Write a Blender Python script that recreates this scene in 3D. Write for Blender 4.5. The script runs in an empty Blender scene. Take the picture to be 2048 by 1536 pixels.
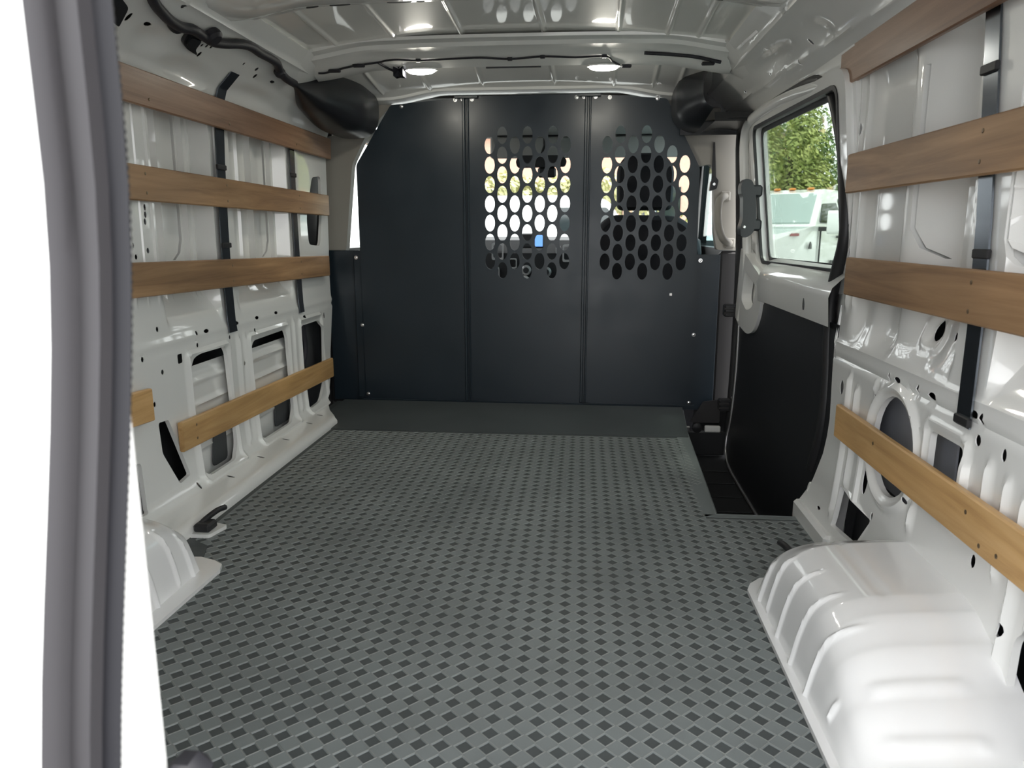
import bpy, math, random
from mathutils import Vector, Matrix
from mathutils.geometry import delaunay_2d_cdt

random.seed(7)
SC = bpy.context.scene
COL = SC.collection
PI = math.pi

# ------------------------------------------------------------------ camera
cam_d = bpy.data.cameras.new('camera')
cam = bpy.data.objects.new('camera', cam_d)
COL.objects.link(cam)
cam.location = (0.24, 0.0, 0.78)
cam.rotation_euler = (math.radians(90 - 11.420), 0, math.radians(5.264))
cam_d.sensor_width = 36.0
cam_d.lens = 1500.0 / 2048.0 * 36.0
cam_d.clip_start = 0.02
cam_d.clip_end = 300
cam_d.dof.use_dof = True
cam_d.dof.focus_distance = 2.2
cam_d.dof.aperture_fstop = 9.0
SC.camera = cam

# ------------------------------------------------------------------ world, sun, exposure
W = bpy.data.worlds.new('world')
SC.world = W
W.use_nodes = True
nt = W.node_tree
for n in list(nt.nodes):
    nt.nodes.remove(n)
wo = nt.nodes.new('ShaderNodeOutputWorld')
bg = nt.nodes.new('ShaderNodeBackground')
bg.inputs[0].default_value = (0.98, 0.985, 1.0, 1)
bg.inputs[1].default_value = 3.6
nt.links.new(bg.outputs[0], wo.inputs[0])
sd = bpy.data.lights.new('sun', 'SUN')
sd.energy = 2.0
sd.angle = math.radians(8)
sd.color = (1.0, 0.96, 0.9)
sun = bpy.data.objects.new('sun', sd)
COL.objects.link(sun)
sun.rotation_euler = Vector((-0.30, 0.28, -0.91)).to_track_quat('-Z', 'Y').to_euler()
sun.location = (6, -6, 12)
SC.view_settings.view_transform = 'Standard'
SC.view_settings.look = 'None'
SC.view_settings.gamma = 1.0
SC.view_settings.use_curve_mapping = False
SC.view_settings.exposure = 0.44
SC.cycles.max_bounces = 18
SC.cycles.diffuse_bounces = 12
SC.cycles.glossy_bounces = 5
SC.cycles.transparent_max_bounces = 12
SC.cycles.caustics_reflective = False

# ------------------------------------------------------------------ materials
MATS = {}


def newmat(name):
    m = bpy.data.materials.new(name)
    m.use_nodes = True
    MATS[name] = m
    t = m.node_tree
    return m, t, t.nodes['Principled BSDF']


def mat(name, col, rough=0.5, metal=0.0, coat=0.0, spec=0.5, noise=0.0, nscale=8.0, rnoise=0.0, bump=0.0, bscale=200.0, coat_rough=0.05):
    m, t, b = newmat(name)
    b.inputs['Base Color'].default_value = (*col, 1)
    b.inputs['Roughness'].default_value = rough
    b.inputs['Metallic'].default_value = metal
    b.inputs['Coat Weight'].default_value = coat
    b.inputs['Coat Roughness'].default_value = coat_rough
    b.inputs['Specular IOR Level'].default_value = spec
    tc = t.nodes.new('ShaderNodeTexCoord')
    if noise > 0 or rnoise > 0:
        nz = t.nodes.new('ShaderNodeTexNoise')
        nz.inputs['Scale'].default_value = nscale
        nz.inputs['Detail'].default_value = 5
        t.links.new(tc.outputs['Object'], nz.inputs['Vector'])
        if noise > 0:
            mx = t.nodes.new('ShaderNodeMix')
            mx.data_type = 'RGBA'
            mx.inputs[6].default_value = (*[max(0, c * (1 - noise)) for c in col], 1)
            mx.inputs[7].default_value = (*[min(1, c * (1 + noise)) for c in col], 1)
            t.links.new(nz.outputs['Fac'], mx.inputs[0])
            t.links.new(mx.outputs[2], b.inputs['Base Color'])
        if rnoise > 0:
            mr = t.nodes.new('ShaderNodeMapRange')
            mr.inputs[1].default_value = 0.3
            mr.inputs[2].default_value = 0.7
            mr.inputs[3].default_value = max(0, rough - rnoise)
            mr.inputs[4].default_value = min(1, rough + rnoise)
            t.links.new(nz.outputs['Fac'], mr.inputs[0])
            t.links.new(mr.outputs[0], b.inputs['Roughness'])
    if bump > 0:
        n2 = t.nodes.new('ShaderNodeTexNoise')
        n2.inputs['Scale'].default_value = bscale
        n2.inputs['Detail'].default_value = 3
        t.links.new(tc.outputs['Object'], n2.inputs['Vector'])
        bp = t.nodes.new('ShaderNodeBump')
        bp.inputs['Strength'].default_value = bump
        bp.inputs['Distance'].default_value = 0.002
        t.links.new(n2.outputs['Fac'], bp.inputs['Height'])
        t.links.new(bp.outputs[0], b.inputs['Normal'])
    return m


mat('paint', (0.80, 0.805, 0.79), 0.34, coat=1.0, noise=0.03, nscale=5)
mat('paint_roof', (0.78, 0.78, 0.755), 0.45, coat=1.0, noise=0.03, nscale=3, coat_rough=0.04)
mat('paint_out', (0.80, 0.805, 0.79), 0.3, coat=1.0)
mat('arch_paint', (0.78, 0.785, 0.785), 0.34, coat=1.0, noise=0.03, nscale=9)
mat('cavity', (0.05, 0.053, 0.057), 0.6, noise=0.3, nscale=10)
mat('cavity_shade', (0.035, 0.037, 0.04), 0.7, noise=0.3, nscale=10)  # shade inside the wall cavities put into this near-black colour
mat('pad_grey', (0.30, 0.31, 0.34), 0.6, noise=0.1)
mat('bulk', (0.010, 0.0185, 0.027), 0.36, spec=0.5, noise=0.15, nscale=6, rnoise=0.06, bump=0.05, bscale=500)
mat('blackplastic', (0.014, 0.015, 0.018), 0.38, bump=0.08, bscale=600)
mat('blacktrim', (0.016, 0.017, 0.02), 0.3, spec=0.6)
mat('rubber', (0.012, 0.012, 0.014), 0.5)
mat('rubber_seal', (0.032, 0.030, 0.034), 0.55)
mat('rubber_dark', (0.008, 0.008, 0.012), 0.6)
mat('loom', (0.012, 0.012, 0.018), 0.55, bump=0.3, bscale=300)
mat('mat_base', (0.058, 0.067, 0.069), 0.6, noise=0.35, nscale=5, rnoise=0.1, bump=0.12, bscale=700)
mat('mat_pad', (0.165, 0.185, 0.188), 0.42, noise=0.35, nscale=4, rnoise=0.1, bump=0.2, bscale=900)  # lighter than the dimples: gloss contrast put into the colour
mat('mat_smooth', (0.062, 0.072, 0.075), 0.5, noise=0.25, nscale=5)
mat('mat_ridge', (0.20, 0.21, 0.20), 0.45, noise=0.4, nscale=4)
mat('well', (0.010, 0.011, 0.013), 0.55, noise=0.4, nscale=7)
mat('doorpanel', (0.009, 0.010, 0.013), 0.5, noise=0.4, nscale=5)
mat('strap', (0.13, 0.145, 0.165), 0.2, metal=0.9, noise=0.1, nscale=12)
mat('trim_grey', (0.30, 0.285, 0.255), 0.55, bump=0.06, bscale=500)
mat('trim_dark', (0.018, 0.017, 0.018), 0.5)
mat('headliner', (0.42, 0.41, 0.39), 0.9)
mat('chrome', (0.8, 0.8, 0.8), 0.18, metal=1.0)
mat('steel', (0.45, 0.45, 0.46), 0.35, metal=0.9)
mat('screw', (0.22, 0.16, 0.10), 0.4, metal=0.7)
mat('seat', (0.012, 0.012, 0.016), 0.85, bump=0.2, bscale=400)
mat('dash', (0.02, 0.02, 0.022), 0.6, bump=0.1, bscale=500)
mat('silver', (0.5, 0.5, 0.5), 0.35, metal=0.7)
mat('asphalt', (0.36, 0.36, 0.35), 0.9, noise=0.2, nscale=3)
mat('brick', (0.60, 0.36, 0.28), 0.9, noise=0.2, nscale=9)
mat('render_wall', (0.62, 0.58, 0.5), 0.9)
mat('bark', (0.12, 0.09, 0.06), 0.9)
mat('truck_white', (0.78, 0.80, 0.78), 0.25, coat=1.0)
mat('truck_glass', (0.012, 0.02, 0.022), 0.06, spec=0.8)
mat('tyre', (0.02, 0.02, 0.02), 0.8)
mat('amber', (0.6, 0.22, 0.03), 0.3)
mat('badge_red', (0.25, 0.05, 0.05), 0.4)
mat('badge', (0.03, 0.03, 0.03), 0.4)


def leafmat(name, c1, c2):
    m, t, b = newmat(name)
    b.inputs['Roughness'].default_value = 0.6
    tc = t.nodes.new('ShaderNodeTexCoord')
    nz = t.nodes.new('ShaderNodeTexNoise')
    nz.inputs['Scale'].default_value = 2.2
    nz.inputs['Detail'].default_value = 6
    nz.inputs['Roughness'].default_value = 0.8
    t.links.new(tc.outputs['Object'], nz.inputs['Vector'])
    mx = t.nodes.new('ShaderNodeMix')
    mx.data_type = 'RGBA'
    mx.inputs[6].default_value = (*c1, 1)
    mx.inputs[7].default_value = (*c2, 1)
    mr = t.nodes.new('ShaderNodeMapRange')
    mr.inputs[1].default_value = 0.35
    mr.inputs[2].default_value = 0.65
    t.links.new(nz.outputs['Fac'], mr.inputs[0])
    t.links.new(mr.outputs[0], mx.inputs[0])
    t.links.new(mx.outputs[2], b.inputs['Base Color'])
    b.inputs['Subsurface Weight'].default_value = 0.0
    return m


leafmat('leaf_a', (0.16, 0.24, 0.05), (0.50, 0.52, 0.18))
leafmat('leaf_b', (0.08, 0.16, 0.05), (0.30, 0.40, 0.16))
leafmat('leaf_c', (0.42, 0.42, 0.20), (0.7, 0.7, 0.42))
mat('screen_glass', (0.30, 0.38, 0.36), 0.08, spec=0.8)  # pale sky reflection put into the base colour


def glassmat(name, tint, refl=1.0):
    m = bpy.data.materials.new(name)
    m.use_nodes = True
    MATS[name] = m
    t = m.node_tree
    for n in list(t.nodes):
        t.nodes.remove(n)
    o = t.nodes.new('ShaderNodeOutputMaterial')
    tr = t.nodes.new('ShaderNodeBsdfTransparent')
    tr.inputs[0].default_value = (*tint, 1)
    gl = t.nodes.new('ShaderNodeBsdfGlossy')
    gl.inputs['Roughness'].default_value = 0.02
    lw = t.nodes.new('ShaderNodeLayerWeight')
    pw = t.nodes.new('ShaderNodeMath')
    pw.operation = 'POWER'
    pw.inputs[1].default_value = 5.0
    t.links.new(lw.outputs['Facing'], pw.inputs[0])
    fr = t.nodes.new('ShaderNodeMath')
    fr.operation = 'MULTIPLY_ADD'
    fr.inputs[1].default_value = 0.8
    fr.inputs[2].default_value = 0.035
    t.links.new(pw.outputs[0], fr.inputs[0])
    mx = t.nodes.new('ShaderNodeMixShader')
    t.links.new(fr.outputs[0], mx.inputs[0])
    t.links.new(tr.outputs[0], mx.inputs[1])
    t.links.new(gl.outputs[0], mx.inputs[2])
    t.links.new(mx.outputs[0], o.inputs[0])
    return m


glassmat('glass_tint', (0.64, 0.69, 0.655))
glassmat('glass_clear', (0.93, 0.95, 0.94))
glassmat('glass_cab', (0.62, 0.75, 0.76))


def emitmat(name, col, strength):
    m, t, b = newmat(name)
    b.inputs['Base Color'].default_value = (*col, 1)
    b.inputs['Emission Color'].default_value = (*col, 1)
    b.inputs['Emission Strength'].default_value = strength
    return m


emitmat('lamp', (1.0, 0.96, 0.84), 110.0)
emitmat('screen', (0.16, 0.36, 0.85), 0.9)


def woodmat(name, c1, c2, c3, axis=1):
    m, t, b = newmat(name)
    b.inputs['Roughness'].default_value = 0.5
    b.inputs['Coat Weight'].default_value = 0.12
    b.inputs['Coat Roughness'].default_value = 0.25
    tc = t.nodes.new('ShaderNodeTexCoord')
    oi = t.nodes.new('ShaderNodeObjectInfo')
    mp = t.nodes.new('ShaderNodeMapping')
    mp.inputs['Scale'].default_value = (20.0, 1.1, 20.0)
    ad = t.nodes.new('ShaderNodeVectorMath')
    ad.operation = 'ADD'
    sc = t.nodes.new('ShaderNodeVectorMath')
    sc.operation = 'SCALE'
    sc.inputs[0].default_value = (7.0, 13.0, 5.0)
    t.links.new(oi.outputs['Random'], sc.inputs['Scale'])
    t.links.new(tc.outputs['Object'], ad.inputs[0])
    t.links.new(sc.outputs[0], ad.inputs[1])
    t.links.new(ad.outputs[0], mp.inputs[0])
    n1 = t.nodes.new('ShaderNodeTexNoise')
    n1.inputs['Scale'].default_value = 1.6
    n1.inputs['Detail'].default_value = 6
    n1.inputs['Roughness'].default_value = 0.62
    n1.inputs['Distortion'].default_value = 0.7
    t.links.new(mp.outputs[0], n1.inputs['Vector'])
    cr = t.nodes.new('ShaderNodeValToRGB')
    cr.color_ramp.elements[0].position = 0.3
    cr.color_ramp.elements[0].color = (*c1, 1)
    cr.color_ramp.elements[1].position = 0.72
    cr.color_ramp.elements[1].color = (*c3, 1)
    e = cr.color_ramp.elements.new(0.5)
    e.color = (*c2, 1)
    t.links.new(n1.outputs['Fac'], cr.inputs[0])
    # broad patches
    n2 = t.nodes.new('ShaderNodeTexNoise')
    n2.inputs['Scale'].default_value = 2.2
    mp2 = t.nodes.new('ShaderNodeMapping')
    mp2.inputs['Scale'].default_value = (3.0, 1.0, 3.0)
    t.links.new(ad.outputs[0], mp2.inputs[0])
    t.links.new(mp2.outputs[0], n2.inputs['Vector'])
    mr = t.nodes.new('ShaderNodeMapRange')
    mr.inputs[1].default_value = 0.3
    mr.inputs[2].default_value = 0.7
    mr.inputs[3].default_value = 0.78
    mr.inputs[4].default_value = 1.2
    t.links.new(n2.outputs['Fac'], mr.inputs[0])
    mu = t.nodes.new('ShaderNodeVectorMath')
    mu.operation = 'SCALE'
    t.links.new(cr.outputs[0], mu.inputs[0])
    t.links.new(mr.outputs[0], mu.inputs['Scale'])
    t.links.new(mu.outputs[0], b.inputs['Base Color'])
    bp = t.nodes.new('ShaderNodeBump')
    bp.inputs['Strength'].default_value = 0.15
    bp.inputs['Distance'].default_value = 0.001
    t.links.new(n1.outputs['Fac'], bp.inputs['Height'])
    t.links.new(bp.outputs[0], b.inputs['Normal'])
    return m


woodmat('wood_red', (0.17, 0.088, 0.05), (0.26, 0.145, 0.085), (0.34, 0.20, 0.125))
woodmat('wood_brown', (0.21, 0.115, 0.055), (0.33, 0.19, 0.092), (0.44, 0.27, 0.14))
woodmat('wood_honey', (0.42, 0.24, 0.09), (0.56, 0.34, 0.14), (0.66, 0.43, 0.20))


# ------------------------------------------------------------------ object helpers
def tag(o, label=None, cat=None, group=None, kind=None):
    if label:
        o['label'] = label
    if cat:
        o['category'] = cat
    if group:
        o['group'] = group
    if kind:
        o['kind'] = kind
    return o


def wloc(o):
    v = Vector((0, 0, 0))
    while o:
        v = v + o.location
        o = o.parent
    return v


def mesh(name, verts, faces, m, parent=None, smooth=None, origin=None):
    """verts are world coordinates; smooth = angle in degrees or None"""
    base = wloc(parent) if parent else Vector((0, 0, 0))
    org = Vector(origin) if origin is not None else base
    me = bpy.data.meshes.new(name)
    me.from_pydata([tuple(Vector(v) - org) for v in verts], [], faces)
    me.validate()
    me.update()
    mm = m if isinstance(m, (list, tuple)) else [m]
    for q in mm:
        me.materials.append(MATS[q])
    if smooth:
        for p in me.polygons:
            p.use_smooth = True
        me.set_sharp_from_angle(angle=math.radians(smooth))
    o = bpy.data.objects.new(name, me)
    COL.objects.link(o)
    if parent:
        o.parent = parent
    o.location = org - base
    return o


def empty(name, loc):
    o = bpy.data.objects.new(name, None)
    COL.objects.link(o)
    o.location = loc
    o.empty_display_size = 0.05
    return o


class MB:
    def __init__(s):
        s.v = []
        s.f = []

    def add(s, vs, fs):
        b = len(s.v)
        s.v += [tuple(v) for v in vs]
        s.f += [tuple(i + b for i in f) for f in fs]
        return s

    def box(s, lo, hi, M=None):
        vs = [Vector((x, y, z)) for x in (lo[0], hi[0]) for y in (lo[1], hi[1]) for z in (lo[2], hi[2])]
        if M:
            vs = [M @ v for v in vs]
        return s.add(vs, [(0, 1, 3, 2), (4, 6, 7, 5), (0, 4, 5, 1), (2, 3, 7, 6), (0, 2, 6, 4), (1, 5, 7, 3)])

    def cbox(s, lo, hi, c=0.004, M=None):
        """box with chamfered edges"""
        lo = Vector(lo)
        hi = Vector(hi)
        c = min(c, *[(hi[i] - lo[i]) * 0.49 for i in range(3)])
        vs = []
        idx = {}
        for sx in (0, 1):
            for sy in (0, 1):
                for sz in (0, 1):
                    for ax in range(3):
                        p = [0, 0, 0]
                        for k, sg in enumerate((sx, sy, sz)):
                            e = hi[k] if sg else lo[k]
                            if k != ax:
                                e += -c if sg else c
                            p[k] = e
                        idx[(sx, sy, sz, ax)] = len(vs)
                        vs.append(Vector(p))
        fs = []
        for ax in range(3):
            a, b = [k for k in range(3) if k != ax]
            for sg in (0, 1):
                q = []
                for (u, v) in ((0, 0), (1, 0), (1, 1), (0, 1)):
                    t = [0, 0, 0]
                    t[ax] = sg
                    t[a] = u
                    t[b] = v
                    q.append(idx[(*t, ax)])
                fs.append(tuple(q))
        for ax in range(3):      # edges along ax
            a, b = [k for k in range(3) if k != ax]
            for u in (0, 1):
                for v in (0, 1):
                    t0 = [0, 0, 0]
                    t1 = [0, 0, 0]
                    t1[ax] = 1
                    t0[a] = t1[a] = u
                    t0[b] = t1[b] = v
                    fs.append((idx[(*t0, a)], idx[(*t0, b)], idx[(*t1, b)], idx[(*t1, a)]))
        for sx in (0, 1):
            for sy in (0, 1):
                for sz in (0, 1):
                    fs.append(tuple(idx[(sx, sy, sz, k)] for k in range(3)))
        if M:
            vs = [M @ v for v in vs]
        return s.add(vs, fs)

    def tube(s, path, r, n=10, caps=True):
        path = [Vector(p) for p in path]
        rr = r if isinstance(r, (list, tuple)) else [r] * len(path)
        rings = []
        up = None
        for i, p in enumerate(path):
            d = (path[min(i + 1, len(path) - 1)] - path[max(i - 1, 0)]).normalized()
            if up is None:
                up = Vector((0, 0, 1)) if abs(d.z) < 0.9 else Vector((1, 0, 0))
            a = d.cross(up).normalized()
            up = a.cross(d).normalized()
            rings.append([p + (a * math.cos(2 * PI * k / n) + up * math.sin(2 * PI * k / n)) * rr[i] for k in range(n)])
        b = []
        vs = [v for r_ in rings for v in r_]
        for i in range(len(path) - 1):
            for k in range(n):
                b.append((i * n + k, i * n + (k + 1) % n, (i + 1) * n + (k + 1) % n, (i + 1) * n + k))
        if caps:
            b.append(tuple(reversed(range(n))))
            b.append(tuple((len(path) - 1) * n + k for k in range(n)))
        return s.add(vs, b)

    def lathe(s, c, axis, prof, n=20):
        """prof = [(radius, height)] about axis through c"""
        c = Vector(c)
        ax = Vector(axis).normalized()
        t = Vector((0, 0, 1)) if abs(ax.z) < 0.9 else Vector((1, 0, 0))
        a = ax.cross(t).normalized()
        b = ax.cross(a).normalized()
        vs = []
        for (r, h) in prof:
            for k in range(n):
                an = 2 * PI * k / n
                vs.append(c + ax * h + (a * math.cos(an) + b * math.sin(an)) * r)
        fs = []
        for i in range(len(prof) - 1):
            for k in range(n):
                fs.append((i * n + k, i * n + (k + 1) % n, (i + 1) * n + (k + 1) % n, (i + 1) * n + k))
        fs.append(tuple(reversed(range(n))))
        fs.append(tuple((len(prof) - 1) * n + k for k in range(n)))
        return s.add(vs, fs)

    def prism(s, poly, fmap, t0, t1):
        """poly [(u,v)] between offsets t0,t1 through fmap(u,v,t)"""
        n = len(poly)
        vs = [fmap(u, v, t0) for u, v in poly] + [fmap(u, v, t1) for u, v in poly]
        fs = [tuple(range(n)), tuple(reversed(range(n, 2 * n)))]
        fs += [(i, i + n, (i + 1) % n + n, (i + 1) % n) for i in range(n)]
        return s.add(vs, fs)

    def grid(s, fn, nu, nv, wrapu=False):
        vs = [fn(i / (nu if wrapu else nu - 1), j / (nv - 1)) for i in range(nu) for j in range(nv)]
        fs = []
        for i in range(nu if wrapu else nu - 1):
            for j in range(nv - 1):
                i2 = (i + 1) % nu
                fs.append((i * nv + j, i2 * nv + j, i2 * nv + j + 1, i * nv + j + 1))
        return s.add(vs, fs)

    def obj(s, name, m, parent=None, smooth=None, origin=None):
        return mesh(name, s.v, s.f, m, parent, smooth, origin)


def ss(a, b, x):
    if a == b:
        return 0.0 if x < a else 1.0
    t = max(0.0, min(1.0, (x - a) / (b - a)))
    return t * t * (3 - 2 * t)


def lerp_poly(P, v):
    """P sorted [(v, x, z)]"""
    if v <= P[0][0]:
        return P[0][1], P[0][2]
    for a, b in zip(P, P[1:]):
        if v <= b[0]:
            k = (v - a[0]) / (b[0] - a[0])
            return a[1] + (b[1] - a[1]) * k, a[2] + (b[2] - a[2]) * k
    return P[-1][1], P[-1][2]


def smooth_path(pts, n=6):
    pts = [Vector(p) for p in pts]
    out = []
    for i in range(len(pts) - 1):
        p0 = pts[max(i - 1, 0)]
        p1, p2 = pts[i], pts[i + 1]
        p3 = pts[min(i + 2, len(pts) - 1)]
        for k in range(n):
            t = k / n
            out.append(0.5 * ((2 * p1) + (p2 - p0) * t + (2 * p0 - 5 * p1 + 4 * p2 - p3) * t * t + (3 * p1 - p0 - 3 * p2 + p3) * t ** 3))
    out.append(pts[-1])
    return out


def inpoly(x, y, P):
    c = False
    j = len(P) - 1
    for i in range(len(P)):
        xi, yi = P[i]
        xj, yj = P[j]
        if (yi > y) != (yj > y) and x < (xj - xi) * (y - yi) / (yj - yi) + xi:
            c = not c
        j = i
    return c


def densify(P, step):
    out = []
    for i in range(len(P)):
        a, b = P[i], P[(i + 1) % len(P)]
        n = max(1, int(math.hypot(b[0] - a[0], b[1] - a[1]) / step + 0.5))
        for k in range(n):
            out.append((a[0] + (b[0] - a[0]) * k / n, a[1] + (b[1] - a[1]) * k / n))
    return out


def rounded(P, r, n=4):
    """round the corners of polygon P"""
    out = []
    m = len(P)
    rs = r if isinstance(r, (list, tuple)) else [r] * m
    for i in range(m):
        p0, p1, p2 = Vector(P[i - 1]), Vector(P[i]), Vector(P[(i + 1) % m])
        d0, d1 = (p0 - p1), (p2 - p1)
        rr = min(rs[i], d0.length * 0.48, d1.length * 0.48)
        if rr < 1e-5:
            out.append(tuple(p1))
            continue
        a = p1 + d0.normalized() * rr
        b = p1 + d1.normalized() * rr
        for k in range(n + 1):
            t = k / n
            q = a * (1 - t) ** 2 + p1 * 2 * t * (1 - t) + b * t * t
            out.append(tuple(q))
    return out


def ell(cx, cy, rx, ry, n=10, rot=0.0):
    c, s_ = math.cos(rot), math.sin(rot)
    return [(cx + rx * math.cos(2 * PI * k / n) * c - ry * math.sin(2 * PI * k / n) * s_,
             cy + rx * math.cos(2 * PI * k / n) * s_ + ry * math.sin(2 * PI * k / n) * c) for k in range(n)]


def span(a, b, step):
    n = max(1, int(round((b - a) / step)))
    return [a + (b - a) * k / n for k in range(n + 1)]


def plate(mb, outer, holes, fmap, stepu, stepv, thick, back=False, dens=None, ul=None, vl=None, extra=(), hole_thick=None, skip=None):
    """sheet with cut-outs: fmap(u,v,t) -> point, t=0 the face, t=thick the far side"""
    us = [p[0] for p in outer]
    vs_ = [p[1] for p in outer]
    u0, u1, v0, v1 = min(us), max(us), min(vs_), max(vs_)
    dens = dens or min(stepu, stepv) * 1.5
    ul = ul or span(u0, u1, stepu)
    vl = vl or span(v0, v1, stepv)
    loops = [densify(outer, dens)] + [densify(h, max(dens, 0.004)) if len(h) < 9 else list(h) for h in holes]
    pts = []
    edges = []
    for L in loops:
        b = len(pts)
        pts += L
        edges += [(b + i, b + (i + 1) % len(L)) for i in range(len(L))]
    nb = len(pts)
    segs = [(pts[i], pts[j]) for i, j in edges]

    def crossings(u):
        c = []
        for (p, q) in segs:
            if (p[0] > u) != (q[0] > u):
                c.append(p[1] + (q[1] - p[1]) * (u - p[0]) / (q[0] - p[0]))
        c.sort()
        return c

    for k, u in enumerate(ul):
        u = u + 1.3e-5
        c = crossings(u)
        for a_, b_ in zip(c[0::2], c[1::2]):
            pts += [(u, v + 1e-5 * (k % 3)) for v in vl if a_ + 0.0012 < v < b_ - 0.0012 and not (skip and skip(u, v))]
    for (u, v) in extra:
        c = crossings(u)
        if any(a_ + 0.001 < v < b_ - 0.001 for a_, b_ in zip(c[0::2], c[1::2])):
            pts.append((u, v))
    r = delaunay_2d_cdt([Vector(p) for p in pts], edges, [], 0, 1e-6)
    V, F, OV = r[0], r[2], r[3]
    bd = [any(i < nb for i in o_) or not o_ for o_ in OV]
    keep = []
    for f in F:
        if all(bd[i] for i in f):
            cu = sum(V[i][0] for i in f) / len(f)
            cv = sum(V[i][1] for i in f) / len(f)
            c = crossings(cu + 1e-7)
            if sum(1 for q in c if q < cv) % 2 == 0:
                continue
        keep.append(tuple(f))
    mb.add([fmap(p[0], p[1], 0.0) for p in V], keep)
    if back:
        mb.add([fmap(p[0], p[1], thick) for p in V], [tuple(reversed(f)) for f in keep])
    if thick:
        for L in loops:
            n = len(L)
            hu = [p[0] for p in L]
            hv = [p[1] for p in L]
            th = hole_thick if (hole_thick and max(hu) - min(hu) < 0.05) else thick
            mb.add([fmap(u, v, 0.0) for u, v in L] + [fmap(u, v, th) for u, v in L],
                   [(i, (i + 1) % n, n + (i + 1) % n, n + i) for i in range(n)])
    return mb


def ribf(d, w):
    d = abs(d) / w
    return 0.0 if d >= 1 else (1 - d * d) ** 2


# ------------------------------------------------------------------ floor
fl_poly = [(-0.90, 0.40), (0.92, 0.40), (0.92, 2.042), (0.626, 2.042), (0.668, 2.95), (0.70, 3.34), (-0.90, 3.37)]
mb = MB()
mb.prism(fl_poly, lambda u, v, t: Vector((u, v, t)), 0.0, -0.02)
floor = mb.obj('floor', 'mat_base', origin=(0, 0, 0))
tag(floor, 'dark grey rubber van floor mat with raised diamond tread', 'floor', kind='structure')

# the moulded tread: one raised sheet with diamond dimples, thin diagonal ridges on it
PITCH = 0.0362
mb = MB()
rg = MB()
h = PITCH * 0.5
for i in range(-24, 26):
    for j in range(11, 79):
        x = i * PITCH
        y = j * PITCH
        if y > 2.84 or y < 0.42 or x < -0.745 or x > 0.885:
            continue
        if y < 1.62 and abs(x) > 0.622:
            continue
        if y > 2.02 and x + h > 0.622 + (y - 2.042) * 0.046:
            continue
        z1, z0 = 0.0016, 0.0003
        d, e = h * 0.82, h * 0.75
        vs = [(x + h, y, z1), (x + h, y + h, z1), (x, y + h, z1), (x - h, y + h, z1), (x - h, y, z1), (x - h, y - h, z1), (x, y - h, z1), (x + h, y - h, z1),
              (x + d, y, z1), (x, y + d, z1), (x - d, y, z1), (x, y - d, z1),
              (x + e, y, z0), (x, y + e, z0), (x - e, y, z0), (x, y - e, z0)]
        mb.add(vs, [(0, 1, 2, 9, 8), (2, 3, 4, 10, 9), (4, 5, 6, 11, 10), (6, 7, 0, 8, 11), (8, 9, 13, 12), (9, 10, 14, 13), (10, 11, 15, 14), (11, 8, 12, 15)])
        w = 0.0011
        for (sx, sy) in ((1, 1), (-1, 1), (-1, -1), (1, -1)):
            for q in (0.93,):
                a_, b_ = (x + sx * h * q, y), (x, y + sy * h * q)
                rg.add([(a_[0] - sx * w, a_[1], z1), (b_[0], b_[1] - sy * w, z1), (b_[0], b_[1], z1 + 0.0007), (a_[0], a_[1], z1 + 0.0007), (b_[0], b_[1] + sy * w, z1), (a_[0] + sx * w, a_[1], z1)],
                       [(0, 1, 2, 3), (3, 2, 4, 5)])
o = mb.obj('diamond_tread', 'mat_pad', floor)
tag(o, kind='stuff')
o = rg.obj('tread_ridges', 'mat_ridge', floor)
tag(o, kind='stuff')
# smooth front border of the mat
mb = MB()
mb.prism([(-0.86, 2.86), (0.664, 2.86), (0.70, 3.335), (-0.86, 3.36)], lambda u, v, t: Vector((u, v, t + 0.008 * ss(2.86, 2.9, v))), 0.0005, 0.003)
mb.obj('mat_border', 'mat_smooth', floor)
for P_ in ([(0.588, 2.02), (0.627, 2.043), (0.664, 2.86), (0.62, 2.86)], [(0.588, 2.022), (0.90, 2.022), (0.90, 2.042), (0.588, 2.042)]):
    mb = MB()
    mb.prism(P_, lambda u, v, t: Vector((u, v, t)), 0.0002, 0.0013)
    mb.obj('mat_margin', 'mat_pad', floor)
# rim of the mat round the step well
mb = MB()
mb.tube([(0.90, 2.046, -0.004), (0.63, 2.046, -0.004), (0.668, 2.95, -0.004), (0.70, 3.33, -0.004)], 0.006, 8)
mb.obj('mat_edge', 'mat_pad', floor, 40)
# step well
mb = MB()
mb.box((0.60, 2.0, -0.235), (0.96, 3.40, -0.215))
mb.box((0.60, 2.045, -0.215), (0.632, 3.34, -0.02))
mb.box((0.632, 2.02, -0.215), (0.96, 2.045, -0.02))
o = mb.obj('step_well', 'well', floor)
mb = MB()
for k in range(7):
    mb.cbox((0.66, 2.15 + k * 0.16, -0.2152), (0.87, 2.18 + k * 0.16, -0.211), 0.002)
mb.obj('step_tread', 'well', floor)

# ------------------------------------------------------------------ side body panels
PROF = [(-0.12, 0.757, -0.04), (-0.065, 0.760, 0.015), (-0.045, 0.775, 0.030), (0.035, 0.855, 0.044), (0.07, 0.876, 0.07),
        (0.25, 0.890, 0.25), (0.48, 0.893, 0.48), (0.50, 0.899, 0.50), (0.62, 0.906, 0.62), (1.10, 0.904, 1.10), (1.17, 0.900, 1.17),
        (1.217, 0.885, 1.215), (1.285, 0.84, 1.265), (1.363, 0.78, 1.315), (1.43, 0.73, 1.36), (1.469, 0.70, 1.385)]


PROF_R = [(-0.12, 0.850, -0.12), (0.035, 0.860, 0.035), (0.07, 0.876, 0.07)] + PROF[5:]


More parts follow.
